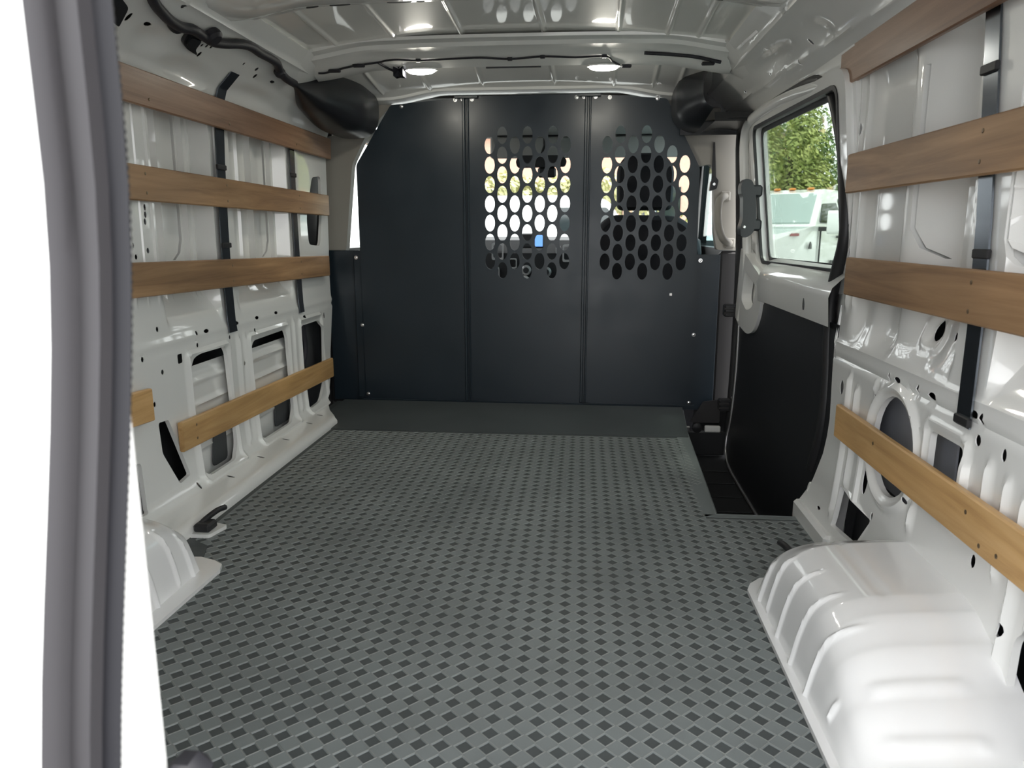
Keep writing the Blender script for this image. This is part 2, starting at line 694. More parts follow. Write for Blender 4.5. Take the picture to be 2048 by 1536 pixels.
def side_map(side, disp, prof=PROF):
    def f(u, v, t):
        x, z = lerp_poly(prof, v)
        d = disp(u, v)
        if v > 1.17:
            k = ss(1.17, 1.29, v)
            n = Vector((1 - 0.35 * k, 0, 0.75 * k)).normalized()
        elif v < 0.05 and prof is PROF:
            k = ss(0.05, -0.03, v)
            n = Vector((1 - 0.9 * k, 0, -0.95 * k)).normalized()
        else:
            n = Vector((1, 0, 0))
        p = Vector((x, u, z)) + n * (d + t)
        return Vector((p.x * side, p.y, p.z))
    return f


def bay(u, v, u0, u1, v0, v1, depth, su=0.02, sv0=0.11, sv1=0.10):
    return depth * ss(u0, u0 + su, u) * ss(u1, u1 - su, u) * ss(v0, v0 + sv0, v) * ss(v1, v1 - sv1, v)


def disp_left(u, v):
    d = 0.0
    d += bay(u, v, 1.975, 2.30, 0.505, 1.185, 0.058, 0.018, 0.12, 0.05)
    d += bay(u, v, 2.415, 2.915, 0.505, 1.185, 0.058, 0.030, 0.12, 0.05)
    d += bay(u, v, 0.62, 1.50, 0.505, 1.185, 0.045)
    # raised vertical strips inside the bays
    if 0.58 < v < 1.18:
        e = ss(0.58, 0.63, v)
        for c, w, hh in ((2.085, 0.020, 0.020), (2.228, 0.014, 0.016), (2.262, 0.009, 0.012), (2.685, 0.018, 0.022), (2.868, 0.014, 0.016), (2.60, 0.010, 0.010)):
            k = max(0.0, min(1.0, (w - abs(u - c)) / 0.005))
            d -= hh * k * e
        for c, w, hh in ((1.845, 0.006, 0.005), (1.90, 0.005, 0.004), (1.955, 0.008, 0.006), (2.99, 0.013, 0.012), (2.36, 0.03, 0.004)):
            d -= hh * max(0.0, min(1.0, (w - abs(u - c)) / 0.003)) * e
    # crease under the shelf and embossed frames round the openings
    d += 0.006 * ribf(v - 0.468, 0.007)
    for (a, b) in ((2.06, 2.29), (2.47, 2.785), (2.935, 3.165)):
        if a - 0.04 < u < b + 0.04 and 0.03 < v < 0.46:
            ex = max(a - u, u - b, 0)
            ez = max(0.055 - v, v - 0.415, 0)
            q = math.hypot(ex, ez)
            d -= 0.010 * ribf(q - 0.015, 0.013)
    if v < 0.46:
        for c, w in ((2.375, 0.014), (2.425, 0.010), (2.86, 0.014)):
            d -= 0.008 * ribf(u - c, w) * ss(0.06, 0.09, v) * ss(0.46, 0.42, v)
    # pressed hollows of the cant rail
    d += 0.020 * ss(1.0, 0.0, math.hypot((u - 2.14) / 0.17, (v - 1.225) / 0.05))
    d += 0.014 * ss(1.0, 0.0, math.hypot((u - 2.58) / 0.22, (v - 1.235) / 0.04))
    d += 0.012 * ss(1.0, 0.0, math.hypot((u - 1.93) / 0.10, (v - 1.27) / 0.05))
    d -= 0.006 * ribf(v - 1.40, 0.010)
    return d


def slot_u(c, z0, z1, w, bend=-0.04):
    """narrow vertical slot with a foot that curls sideways"""
    L = [(c - w, z1), (c - w, z0 + 0.06), (c - w + bend * 0.35, z0 + 0.02), (c + bend - w, z0)]
    R = [(c + bend + w, z0), (c + w + bend * 0.35, z0 + 0.02), (c + w, z0 + 0.06), (c + w, z1)]
    return L + R


holesL = []
for (a, b) in ((1.924, 0.845), (1.924, 0.826), (1.92, 0.808)):
    holesL.append(ell(a, b, 0.006, 0.009, 8))
for (a, b) in ((1.854, 0.748), (1.865, 0.718), (1.921, 0.733), (1.921, 0.523), (1.827, 0.456), (1.913, 0.407), (1.86, 0.329), (2.41, 0.345),
               (2.117, 0.487), (2.112, 0.452), (2.32, 0.447), (2.51, 0.446)):
    holesL.append(ell(a, b, 0.007, 0.0075, 8))
for (a, b) in ((2.175, 0.486), (2.379, 0.486), (2.539, 0.486), (2.707, 0.486), (2.985, 0.441)):
    holesL.append(ell(a, b, 0.016, 0.006, 10))
holesL.append(ell(3.225, 0.42, 0.009, 0.015, 10))
holesL.append(rounded([(1.995, 0.415), (2.022, 0.415), (2.022, 0.442), (1.995, 0.442)], 0.006, 3))
# the three large openings
opA = rounded([(2.068, 0.055), (2.255, 0.055), (2.29, 0.10), (2.292, 0.40), (2.275, 0.425), (2.09, 0.428), (2.055, 0.38), (2.05, 0.25)], [.03, .03, .03, .02, .02, .03, .02, .03], 4)
opB = rounded([(2.475, 0.055), (2.74, 0.055), (2.785, 0.10), (2.79, 0.39), (2.775, 0.415), (2.49, 0.412), (2.465, 0.38)], [.03, .03, .03, .02, .02, .03, .03], 4)
opC = rounded([(2.94, 0.06), (3.08, 0.065), (3.165, 0.14), (3.185, 0.37), (3.155, 0.408), (2.945, 0.408), (2.93, 0.37)], [.03, .03, .03, .03, .03, .03, .03], 4)
opD = rounded([(1.925, 0.085), (1.985, 0.093), (1.918, 0.272), (1.868, 0.276), (1.866, 0.19)], 0.008, 3)
opE = rounded([(1.62, 0.07), (1.755, 0.06), (1.765, 0.195), (1.70, 0.207), (1.60, 0.16)], 0.012, 3)
opF = rounded([(3.118, 0.73), (3.255, 0.722), (3.29, 0.84), (3.30, 1.02), (3.19, 1.01), (3.105, 0.84)], 0.025, 4)
holesL += [opA, opB, opC, opD, opE, opF]
holesL.append(slot_u(2.196, 0.70, 1.12, 0.0075, -0.045))
holesL.append(slot_u(2.835, 0.69, 1.12, 0.0085, -0.055))
holesL.append([(1.985, 1.035), (1.993, 1.035), (1.993, 1.06), (1.985, 1.06)])
for (a, b) in ((2.00, 0.068), (2.13, 0.030), (2.34, 0.025), (2.56, 0.025), (2.80, 0.025), (2.93, 0.028)):
    holesL.append(ell(a, b - 0.02, 0.006, 0.014, 8))
# rail holes
for (a, b, r, q) in ((1.803, 1.30, .008, .014), (1.877, 1.304, .016, .007), (1.935, 1.389, .009, .008), (2.003, 1.431, .010, .006), (2.025, 1.438, .008, .005),
                     (2.126, 1.318, .006, .006), (2.147, 1.322, .006, .006), (2.168, 1.325, .006, .006), (2.149, 1.290, .008, .010), (2.379, 1.324, .006, .006), (2.467, 1.327, .010, .008), (2.494, 1.303, .010, .010), (2.618, 1.311, .018, .006)):
    holesL.append(ell(a, b, r, q, 8))

mb = MB()
outL = [(0.42, -0.12), (2.93, -0.12), (2.95, -0.05), (3.03, 0.0), (3.13, 0.04), (3.20, 0.085), (3.25, 0.16), (3.34, 0.45), (3.37, 0.72), (3.38, 1.17), (3.38, 1.469), (0.42, 1.469)]
ulL = span(0.43, 1.68, 0.03) + span(1.69, 3.37, 0.0085)
for c, w in ((2.085, 0.020), (2.228, 0.014), (2.262, 0.009), (2.685, 0.018), (2.868, 0.014), (2.60, 0.010)):
    ulL += [c - w, c - w + 0.005, c + w - 0.005, c + w]
for c, w in ((1.845, 0.006), (1.90, 0.005), (1.955, 0.008), (2.99, 0.013), (2.36, 0.03)):
    ulL += [c - w, c - w + 0.003, c + w - 0.003, c + w]
ulL = sorted(set(round(q, 4) for q in ulL))
plate(mb, outL, holesL, side_map(-1, disp_left), 0.01, 0.01, 0.012, dens=0.016, ul=ulL, vl=span(-0.115, 1.465, 0.0105), hole_thick=0.002)
wall_left = mb.obj('wall_left', 'paint', smooth=38, origin=(-0.88, 0, 0))
tag(wall_left, 'white painted steel left side of the van with ribs and cut-outs', 'wall', kind='structure')


def skin_x(z):
    return 1.012 - 0.055 * ss(1.15, 1.35, z) - 0.03 * ss(0.3, -0.3, z)


# outer body skin behind the left inner panel
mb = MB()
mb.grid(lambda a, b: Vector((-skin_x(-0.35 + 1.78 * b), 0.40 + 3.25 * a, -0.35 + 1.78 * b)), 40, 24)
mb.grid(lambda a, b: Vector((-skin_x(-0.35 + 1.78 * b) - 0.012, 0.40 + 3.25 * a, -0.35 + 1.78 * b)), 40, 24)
mb.obj('outer_skin', ['cavity_shade'], wall_left, 40)
# ribbed inner brace seen through the big openings
for (a, b, top) in ((2.03, 2.40, 0.385), (2.43, 2.84, 0.375)):
    mb = MB()

    def br(s, t, a=a, b=b, top=top):
        y = a + (b - a) * s
        z = -0.02 + (top + 0.02) * t
        x = 0.915
        for c in (0.13, 0.20, 0.27, 0.34):
            x -= 0.008 * ribf(z - c, 0.012) * ss(a + 0.05, a + 0.09, y)
        x += 0.012 * ss(top - 0.02, top, z)
        return Vector((-x, y, z))
    mb.grid(br, 24, 60)
    mb.obj('inner_brace', 'paint', wall_left, 50)
# dark pads inside the openings
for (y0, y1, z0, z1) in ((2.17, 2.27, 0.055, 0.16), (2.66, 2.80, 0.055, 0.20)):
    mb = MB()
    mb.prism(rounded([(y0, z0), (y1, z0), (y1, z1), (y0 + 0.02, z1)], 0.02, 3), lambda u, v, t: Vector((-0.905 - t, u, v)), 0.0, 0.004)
    mb.obj('cavity_pad', 'cavity', wall_left)
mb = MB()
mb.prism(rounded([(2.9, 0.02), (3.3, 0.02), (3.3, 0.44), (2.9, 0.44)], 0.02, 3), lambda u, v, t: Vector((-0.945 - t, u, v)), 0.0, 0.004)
mb.obj('cavity_pad', 'cavity', wall_left)
# loom inside the front opening
mb = MB()
mb.tube(smooth_path([(-0.925, 3.03, 0.44), (-0.92, 3.05, 0.3), (-0.925, 3.02, 0.2), (-0.92, 3.06, 0.04)], 5), 0.012, 8)
mb.obj('cable', 'loom', wall_left, 40)
# gusset posts carrying the straps (flare of the pillars)
for (y0, y1) in ((2.375, 2.43), (2.93, 2.975)):
    mb = MB()
    mb.prism(rounded([(0.0, 0.50), (0.045, 0.64), (0.045, 1.12), (0.0, 1.12)], 0.008, 2), lambda u, v, t: Vector((-0.9035 - u, y0 + t, v)), 0.0, y1 - y0)
    mb.obj('pillar_flank', 'paint', wall_left, 30)


# rear body frame of the door opening, unseen, added to dim the near arch
mb = MB()
mb.cbox((0.74, 0.40, -0.30), (0.975, 0.47, 1.45), 0.01)
REAR_R = mb
mb = MB()
mb.cbox((-0.975, 0.44, -0.30), (-0.76, 0.49, 1.45), 0.01)
mb.obj('rear_pillar', 'paint', wall_left)


# front close-out between left wall and bulkhead, black wing
def wing(name, xs, y, z0, z1, m, parent, d=0.012):
    b = MB()
    b.cbox((min(xs), y - d, z0), (max(xs), y, z1), 0.003)
    return b.obj(name, m, parent)


# ------------------------------------------------------------------ right side
def disp_right(u, v):
    d = 0.006 * ss(0.06, 0.12, v) * ss(1.22, 1.12, v)
    if v < 1.17:
        u, v = u / 1.024, 0.78 + (v - 0.78) / 1.02
    d += 0.065 * ss(1.365, 1.379, u) * ss(1.635, 1.50, u) * ss(0.505, 0.72, v) * ss(1.20, 1.14, v)
    d += bay(u, v, 0.70, 1.245, 0.50, 1.20, 0.050, 0.014, 0.10, 0.06)
    # broad shallow hollow of the front panel running into the shelf
    d += 0.018 * ss(1.64, 1.68, u) * ss(1.90, 1.83, u) * ss(0.50, 0.58, v) * ss(1.2, 1.1, v)
    d += 0.014 * ss(1.40, 1.5, u) * ss(1.80, 1.72, u) * ss(0.50, 0.56, v) * ss(0.72, 0.62, v)
    if 0.58 < v < 1.18:
        for c, w, hh in ((1.925, 0.012, 0.008), (1.885, 0.006, 0.006), (1.455, 0.05, 0.010)):
            d -= hh * max(0.0, min(1.0, (w - abs(u - c)) / 0.004)) * ss(0.58, 0.62, v)
    q = math.hypot(u - 1.555, v - 0.345)
    d += 0.006 * ribf(v - 0.474, 0.010) * ss(0.12, 0.14, q)
    d -= 0.005 * ribf(v - 0.508, 0.011)
    # ring round the round hole
    q = math.hypot(u - 1.555, v - 0.345)
    d -= 0.010 * ribf(q - 0.122, 0.016)
    # upright beads of the lower panel
    for c, w, z0, z1, hh in ((1.82, 0.012, 0.10, 0.44, 0.010), (1.765, 0.011, 0.19, 0.42, 0.009), (1.70, 0.012, 0.16, 0.30, 0.010), (1.665, 0.010, 0.40, 0.455, 0.010),
                             (1.43, 0.014, 0.22, 0.42, 0.008), (1.255, 0.010, 0.33, 0.40, 0.008), (1.19, 0.012, 0.30, 0.42, 0.009), (1.135, 0.012, 0.26, 0.41, 0.009),
                             (1.085, 0.014, 0.14, 0.40, 0.010), (1.03, 0.014, 0.10, 0.36, 0.010), (0.95, 0.014, 0.10, 0.40, 0.010)):
        d -= hh * ribf(u - c, w) * ss(z0 - 0.02, z0 + 0.01, v) * ss(z1 + 0.02, z1 - 0.01, v) * ss(0.135, 0.16, q)
    # frame of the rectangular opening
    ex = max(1.275 - u, u - 1.395, 0)
    ez = max(0.30 - v, v - 0.424, 0)
    d -= 0.008 * ribf(math.hypot(ex, ez) - 0.016, 0.012)
    # pad round the small plug
    ex = max(1.487 - u, u - 1.523, 0)
    ez = max(0.58 - v, v - 0.608, 0)
    d -= 0.006 * ribf(math.hypot(ex, ez) - 0.02, 0.014)
    # rail hollows
    d += 0.016 * ss(1.0, 0.0, math.hypot((u - 2.5) / 0.30, (v - 1.33) / 0.05))
    d += 0.012 * ss(1.0, 0.0, math.hypot((u - 2.1) / 0.12, (v - 1.30) / 0.06))
    d -= 0.007 * ribf(v - 1.395, 0.012)
    d -= 0.005 * ribf(v - 1.27 - (u - 2.2) * 0.03, 0.008)
    return d


holesR = [ell(1.555, 0.345, 0.098, 0.105, 28), ell(1.505, 0.595, 0.019, 0.022, 14), ell(1.405, 0.608, 0.006, 0.014, 8), ell(1.415, 0.594, 0.007, 0.009, 8)]
for (a, b, r, q) in ((1.61, 0.483, .005, .010), (1.565, 0.484, .016, .006), (1.472, 0.484, .006, .010), (1.41, 0.484, .016, .007), (1.262, 0.486, .016, .007), (1.238, 0.484, .007, .010),
                     (1.235, 0.449, .009, .010), (1.158, 0.447, .007, .011), (1.05, 0.44, .007, .010), (1.468, 0.425, .006, .008), (1.665, 0.425, .005, .008), (1.876, 0.405, .013, .018),
                     (1.785, 0.205, .011, .016), (1.60, 0.175, .006, .010), (1.455, 0.265, .006, .008), (1.20, 0.255, .008, .012), (1.085, 0.198, .008, .012), (1.695, 0.285, .006, .006),
                     (2.01, 0.10, .008, .014), (1.90, 0.08, .012, .004)):
    holesR.append(ell(a, b, r, q, 10))
holesR.append(ell(1.665, 0.238, 0.014, 0.036, 14))
holesR.append(rounded([(1.275, 0.30), (1.395, 0.30), (1.395, 0.424), (1.275, 0.424)], 0.015, 4))
holesR.append(rounded([(1.80, 0.075), (1.65, 0.085), (1.60, 0.165), (1.80, 0.178)], 0.010, 3))
holesR.append(rounded([(0.99, 0.06), (1.045, 0.09), (1.06, 0.20), (0.99, 0.26), (0.93, 0.20), (0.93, 0.08)], 0.02, 3))
holesR.append(rounded([(1.957, 0.50), (1.968, 0.50), (1.968, 0.60), (1.957, 0.60)], 0.004, 2))
holesR.append(slot_u(1.61, 0.73, 1.10, 0.006, -0.07))
holesR.append(slot_u(1.253, 0.71, 1.12, 0.005, -0.05))
for (a, b) in ((1.92, 1.02), (1.925, 0.73)):
    holesR.append(ell(a, b, 0.005, 0.016, 8))
for (a, b, r, q) in ((2.188, 1.297, .007, .012), (2.344, 1.272, .006, .012), (2.47, 1.367, .010, .006), (2.95, 1.31, .012, .007), (2.142, 1.404, .030, .006), (2.62, 1.30, .006, .006)):
    holesR.append(ell(a, b, r, q, 8))
holesR.append([(2.40, 1.419), (2.70, 1.431), (2.70, 1.439), (2.40, 1.427)])

holesR = [[(u * 1.024, 0.78 + (v - 0.78) * 1.02) if v < 1.17 else (u, v) for u, v in h_] for h_ in holesR]
mb = MB()
EDGE_R = [(2.09, -0.06), (2.085, 0.03), (2.045, 0.11), (2.0, 0.20), (1.985, 0.30), (2.0, 0.42), (2.02, 0.60), (2.0, 0.68), (1.985, 0.76), (1.99, 0.84), (2.04, 1.0), (2.10, 1.10), (2.19, 1.18), (2.30, 1.205), (3.34, 1.235)]
outR = [(0.42, -0.12), (2.10, -0.12)] + EDGE_R + [(3.38, 1.469), (0.42, 1.469)]
ulR = span(0.43, 0.92, 0.03) + span(0.93, 2.14, 0.0072) + span(2.16, 3.37, 0.02)
exR = [((1.555 + r_ * math.cos(2 * PI * k / 56)) * 1.024, 0.78 + (0.345 + r_ * math.sin(2 * PI * k / 56) - 0.78) * 1.02) for r_ in (0.108, 0.113, 0.118, 0.123, 0.128, 0.134, 0.140) for k in range(56)]
plate(mb, outR, holesR, side_map(1, disp_right, PROF_R), 0.01, 0.01, 0.012, dens=0.016, ul=ulR, vl=span(-0.115, 1.465, 0.0095), extra=exR, hole_thick=0.002, skip=lambda u, v: math.hypot(u / 1.024 - 1.555, 0.78 + (v - 0.78) / 1.02 - 0.345) < 0.1425)
wall_right = mb.obj('wall_right', 'paint', smooth=38, origin=(0.88, 0, 0))
tag(wall_right, 'white painted steel right side of the van behind the sliding door', 'wall', kind='structure')
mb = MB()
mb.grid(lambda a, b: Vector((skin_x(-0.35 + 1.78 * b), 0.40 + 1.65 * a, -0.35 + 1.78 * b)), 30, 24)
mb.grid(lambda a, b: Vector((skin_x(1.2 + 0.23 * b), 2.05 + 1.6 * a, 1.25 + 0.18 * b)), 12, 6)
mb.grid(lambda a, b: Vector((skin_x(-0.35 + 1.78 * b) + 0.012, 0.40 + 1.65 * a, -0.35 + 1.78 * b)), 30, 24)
mb.obj('outer_skin', ['cavity_shade'], wall_right, 40)
REAR_R.obj('rear_pillar', 'paint', wall_right)
mb = MB()
mb.box((0.972, 2.02, -0.35), (1.04, 2.05, 1.30))
mb.obj('jamb_closure', 'cavity_shade', wall_right)  # added to block light leaking past the door edge
mb = MB()
mb.box((0.80, 0.40, -0.14), (1.01, 2.10, -0.122))
mb.obj('sill_closure', 'cavity_shade', wall_right)  # added to block light leaking in under the wall cavity
mb = MB()
mb.box((-1.01, 0.40, -0.14), (-0.74, 3.45, -0.122))
mb.obj('sill_closure', 'cavity_shade', wall_left)  # added on the left as well, keeps light out from below
# jamb return of the sliding door opening
mb = MB()
fR = side_map(1, disp_right, PROF_R)
E2 = densify(EDGE_R, 0.03)
E2 = E2[:E2.index(EDGE_R[-1])]
E2 = [p for p in E2 if p[1] < 1.2]
n = len(E2)
vs = []
for (u, v) in E2:
    p = fR(u, v, 0)
    vs += [p + Vector((0.002, -0.012, 0)), p + Vector((0.004, 0.010, 0)), p + Vector((0.045, 0.012, 0)), p + Vector((0.06, -0.03, 0))]
mb.add(vs, [(i * 4 + k, i * 4 + k + 1, i * 4 + k + 5, i * 4 + k + 4) for i in range(n - 1) for k in range(3)])
mb.obj('door_jamb', 'paint', wall_right, 35)
# lower box of the pillar foot
mb = MB()
mb.cbox((0.846, 1.80, -0.10), (0.90, 2.08, 0.045), 0.008)
mb.obj('pillar_foot', 'paint', wall_right)
# grey plates painting the lit part of the cavity in the cut-outs
mb = MB()
mb.prism([(1.60, 0.20), (1.84, 0.20), (1.84, 0.47), (1.60, 0.47)], lambda u, v, t: Vector((0.950 + t, u, v)), 0.0, 0.004)
mb.obj('cavity_pad', 'pad_grey', wall_right)
mb = MB()
mb.prism([(1.42, 0.25), (1.54, 0.25), (1.54, 0.45), (1.42, 0.45)], lambda u, v, t: Vector((0.945 + t, u, v)), 0.0, 0.004)
mb.obj('cavity_pad', 'pad_grey', wall_right)
# flared flank of the pillar behind the strap
mb = MB()
mb.prism(rounded([(0.0, 0.51), (0.055, 0.66), (0.055, 1.14), (0.0, 1.14)], 0.008, 2), lambda u, v, t: Vector((0.914 + u, 1.285 + t, v)), 0.0, 0.045)
mb.obj('pillar_flank', 'paint', wall_right, 30)

# ------------------------------------------------------------------ wheel arches
HY = [(0.86, 0.004), (0.93, 0.012), (0.98, 0.040), (1.06, 0.095), (1.13, 0.140), (1.19, 0.163), (1.24, 0.170), (1.46, 0.168), (1.52, 0.148), (1.58, 0.10), (1.63, 0.045), (1.665, 0.004)]


def hy(y):
    for a, b in zip(HY, HY[1:]):
        if y <= b[0]:
            k = max(0, (y - a[0]) / (b[0] - a[0]))
            return a[1] + (b[1] - a[1]) * ss(0, 1, k) * 0.35 + (b[1] - a[1]) * k * 0.65
    return HY[-1][1]


BEADS = [(1.52, 0.02, 0.60), (1.463, 0.10, 0.72), (1.375, 0.02, 0.80), (1.28, 0.02, 0.82), (1.185, 0.02, 0.84), (1.09, 0.25, 0.5)]


def arch_pt(side, y, t):
    h = hy(y)
    x0 = 0.632 + max(0, y - 1.55) * 0.9
    P = [(0.0, x0 - 0.004, 0.004), (0.06, x0, 0.012), (0.30, x0 + 0.014, 0.45 * h), (0.45, x0 + 0.032, 0.75 * h), (0.55, x0 + 0.066, 0.91 * h), (0.66, x0 + 0.120, h), (1.0, 0.905, h + 0.012)]
    q = P
    # catmull interpolation
    for i in range(len(q) - 1):
        if t <= q[i + 1][0] or i == len(q) - 2:
            k = (t - q[i][0]) / (q[i + 1][0] - q[i][0])
            p0 = q[max(i - 1, 0)]
            p1, p2 = q[i], q[i + 1]
            p3 = q[min(i + 2, len(q) - 1)]

            def cm(a):
                m1 = (p2[a] - p0[a]) / max(1e-6, (p2[0] - p0[0])) * (p2[0] - p1[0])
                m2 = (p3[a] - p1[a]) / max(1e-6, (p3[0] - p1[0])) * (p2[0] - p1[0])
                return (2 * k ** 3 - 3 * k * k + 1) * p1[a] + (k ** 3 - 2 * k * k + k) * m1 + (-2 * k ** 3 + 3 * k * k) * p2[a] + (k ** 3 - k * k) * m2
            x, z = cm(1), cm(2)
            break
    b = 0.0
    for (c, t0, t1) in BEADS:
        cc = c - 0.05 * max(0, t - 0.32)          # bead leans back over the shoulder
        b = max(b, ribf(y - cc, 0.0075) * ss(t0 - 0.02, t0 + 0.05, t / 0.66) * ss(t1 + 0.06, t1 - 0.02, t / 0.66))
    x -= 0.0055 * b
    z += 0.003 * b
    if t > 0.5:
        for c in (1.075, 1.005):
            z += 0.005 * ribf(y - c, 0.016) * ss(0.5, 0.56, t) * ss(0.86, 0.8, t)
        z -= 0.0035 * ribf(x - 0.765, 0.008) * ss(1.22, 1.26, y)
    return Vector((side * x, y, z))


for side, wl in ((1, wall_right), (-1, wall_left)):
    mb = MB()
    mb.grid(lambda a, b: arch_pt(side, 0.86 + 0.805 * a, b), 230, 46)
    w = mb.obj('wheel_arch', 'arch_paint', wl, 50)
    w['label'] = 'white pressed steel wheel arch with upright beads'
    mb = MB()
    mb.prism([(0.616, 0.80), (0.640, 0.80), (0.640, 1.545), (0.66, 1.60), (0.70, 1.64), (0.655, 1.63), (0.628, 1.60), (0.616, 1.57)] if side > 0 else
             [(0.612, 0.80), (0.640, 0.80), (0.640, 1.50), (0.70, 1.62), (0.665, 1.622), (0.625, 1.607), (0.597, 1.588), (0.588, 1.56)],
             lambda u, v, t: Vector((side * u, v, t)), 0.0005, 0.010)
    mb.obj('arch_flange', 'arch_paint', wl)

# ------------------------------------------------------------------ roof
def roof_z(x, y):
    return 1.438 - 0.05 * (abs(x) / 0.74) ** 2.4 - 0.050 * ss(2.75, 3.45, y)


SW = (-0.60, -0.40, -0.17, 0.095, 0.34, 0.50, 0.60)


def roof_pt(a, b):
    x = -0.74 + 1.48 * a
    y = 0.40 + 3.02 * b
    z = roof_z(x, y)
    for c in SW:
        z -= 0.005 * ribf(x - c - 0.02 * (y - 2.4) * (1 if c > 0 else -1), 0.011)
    return Vector((x, y, z))


mb = MB()
mb.grid(roof_pt, 420, 40)
mb.grid(lambda a, b: Vector((-0.975 + 1.95 * a, 0.38 + 3.05 * b, 1.485 - 0.09 * abs(2 * a - 1) ** 6)), 30, 6)
ceiling = mb.obj('ceiling', 'paint_roof', smooth=40, origin=(0, 0, 1.43))
tag(ceiling, 'glossy grey-white bare metal van roof with long pressed beads', 'ceiling', kind='structure')


def bow(name, prof, n=40, half=0.745, mt='paint', holes=()):
    b = MB()
    vs = []
    for i in range(n + 1):
        x = -half + 2 * half * i / n
        dz = -0.018 * (abs(x) / 0.74) ** 3 - 0.022 * ss(0.5, 0.745, abs(x))
        vs += [Vector((x, y, z + dz)) for y, z in prof]
    m_ = len(prof)
    b.add(vs, [(i * m_ + k, (i + 1) * m_ + k, (i + 1) * m_ + k + 1, i * m_ + k + 1) for i in range(n) for k in range(m_ - 1)])
    return b.obj(name, mt, ceiling, 30)


bow1 = bow('roof_bow', [(2.665, 1.430), (2.668, 1.420), (2.70, 1.415), (2.712, 1.404), (2.765, 1.398), (2.775, 1.392), (2.835, 1.378), (2.868, 1.368), (2.885, 1.372), (2.89, 1.384), (2.93, 1.388), (2.932, 1.41)])
bow2 = bow('roof_bow', [(1.96, 1.435), (1.97, 1.405), (2.02, 1.392), (2.15, 1.392), (2.19, 1.402), (2.20, 1.410), (2.24, 1.414), (2.242, 1.435)])
# oval slots and bolts of the bows
for (x, y, z, r1, r2) in ((-0.28, 2.222, 0, .035, .006), (-0.22, 2.222, 0, .012, .006), (-0.45, 2.222, 0, .03, .006), (-0.53, 2.222, 0, .018, .006), (0.02, 2.222, 0, .05, .005), (0.30, 2.222, 0, .03, .006), (0.36, 2.222, 0, .012, .006), (0.48, 2.222, 0, .03, .006), (0.585, 2.222, 0, .02, .007)):
    mb = MB()
    mb.prism(ell(x, y, r1, r2, 12), lambda u, v, t: Vector((u, v, 1.4095 - 0.018 * (abs(u) / 0.74) ** 3 - 0.022 * ss(0.5, 0.745, abs(u)) + t)), 0.0, 0.0035)
    mb.obj('slot', 'cavity', bow2)
mb = MB()
mb.prism(rounded([(0.0, 2.885), (0.20, 2.885), (0.20, 2.8875), (0.0, 2.8875)], 0.001, 1), lambda u, v, t: Vector((u - 0.12, v - 0.012, 1.3635 + t)), 0.0, 0.006)
mb.obj('slot', 'cavity', bow1)
# header above the bulkhead
mb = MB()
hp = [(3.30, 1.398), (3.345, 1.384), (3.352, 1.374), (3.385, 1.368), (3.44, 1.368), (3.44, 1.40)]
n = 36
vs = []
for i in range(n + 1):
    x = -0.70 + 1.40 * i / n
    dz = -0.035 * ss(0.36, 0.62, abs(x))
    vs += [Vector((x, y, z + dz)) for y, z in hp]
mb.add(vs, [(i * 6 + k, (i + 1) * 6 + k, (i + 1) * 6 + k + 1, i * 6 + k + 1) for i in range(n) for k in range(5)])
mb.obj('roof_header', 'paint', ceiling, 30)
mb = MB()
mb.cbox((-0.78, 0.44, 1.29), (0.78, 0.50, 1.44), 0.01)
mb.obj('rear_header', 'paint', ceiling)  # out of view, added to cut light on the wheel arch
# corner fillers joining bow and rails
for s in (-1, 1):
    mb = MB()
    mb.grid(lambda a, b: Vector((s * (0.69 + 0.10 * a), 2.655 + 0.30 * b, 1.392 - 0.075 * a - 0.012 * math.sin(PI * b))), 8, 10)
    mb.obj('bow_foot', 'paint', ceiling, 40)

# ------------------------------------------------------------------ sliding door and its window
def door_x(z):
    return 0.938 - 0.11 * max(0, z - 0.68) - 0.03 * ss(0.2, -0.25, z)


fD = lambda u, v, t: Vector((door_x(v) + t, u, v))
mb = MB()
win = rounded([(2.97, 0.672), (3.00, 1.158), (2.06, 1.140), (2.06, 0.68)], 0.04, 5)
dout = rounded([(3.335, -0.21), (3.335, 1.15), (3.28, 1.225), (1.98, 1.235), (1.98, -0.21)], 0.03, 4)
plate(mb, dout, [win], fD, 0.04, 0.04, 0.03, back=True)
door1 = mb.obj('door_1', 'paint', smooth=35, origin=(0.93, 2.65, -0.21))
tag(door1, 'white sliding side door with a window and black lower panel', 'door', kind='structure')
# raised inner frame round the glass
mb = MB()


def ring(mbx, inner, outer, fm, t0, t1):
    n_ = len(inner)
    vs_ = [fm(u, v, t0) for u, v in inner] + [fm(u, v, t0) for u, v in outer] + [fm(u, v, t1) for u, v in inner] + [fm(u, v, t1) for u, v in outer]
    f_ = []
    for i in range(n_):
        j = (i + 1) % n_
        f_ += [(i, j, n_ + j, n_ + i), (2 * n_ + i, 3 * n_ + i, 3 * n_ + j, 2 * n_ + j), (i, 2 * n_ + i, 2 * n_ + j, j), (n_ + i, n_ + j, 3 * n_ + j, 3 * n_ + i)]
    mbx.add(vs_, f_)


wo_ = rounded([(3.06, 0.62), (3.08, 1.20), (2.0, 1.18), (2.0, 0.62)], 0.06, 5)
ring(mb, win, wo_, fD, -0.018, 0.0)
mb.obj('window_frame', 'paint', door1, 40)
# outer roll of the front edge
mb = MB()
mb.tube(smooth_path([(0.905, 3.20, 0.42), (0.912, 3.17, 0.55), (0.90, 3.15, 0.75), (0.875, 3.15, 1.0), (0.862, 3.12, 1.13), (0.86, 3.02, 1.19), (0.865, 2.6, 1.195), (0.885, 2.2, 1.17), (0.92, 2.1, 1.16)], 5), 0.018, 8)
mb.obj('frame_roll', 'paint', door1, 50)
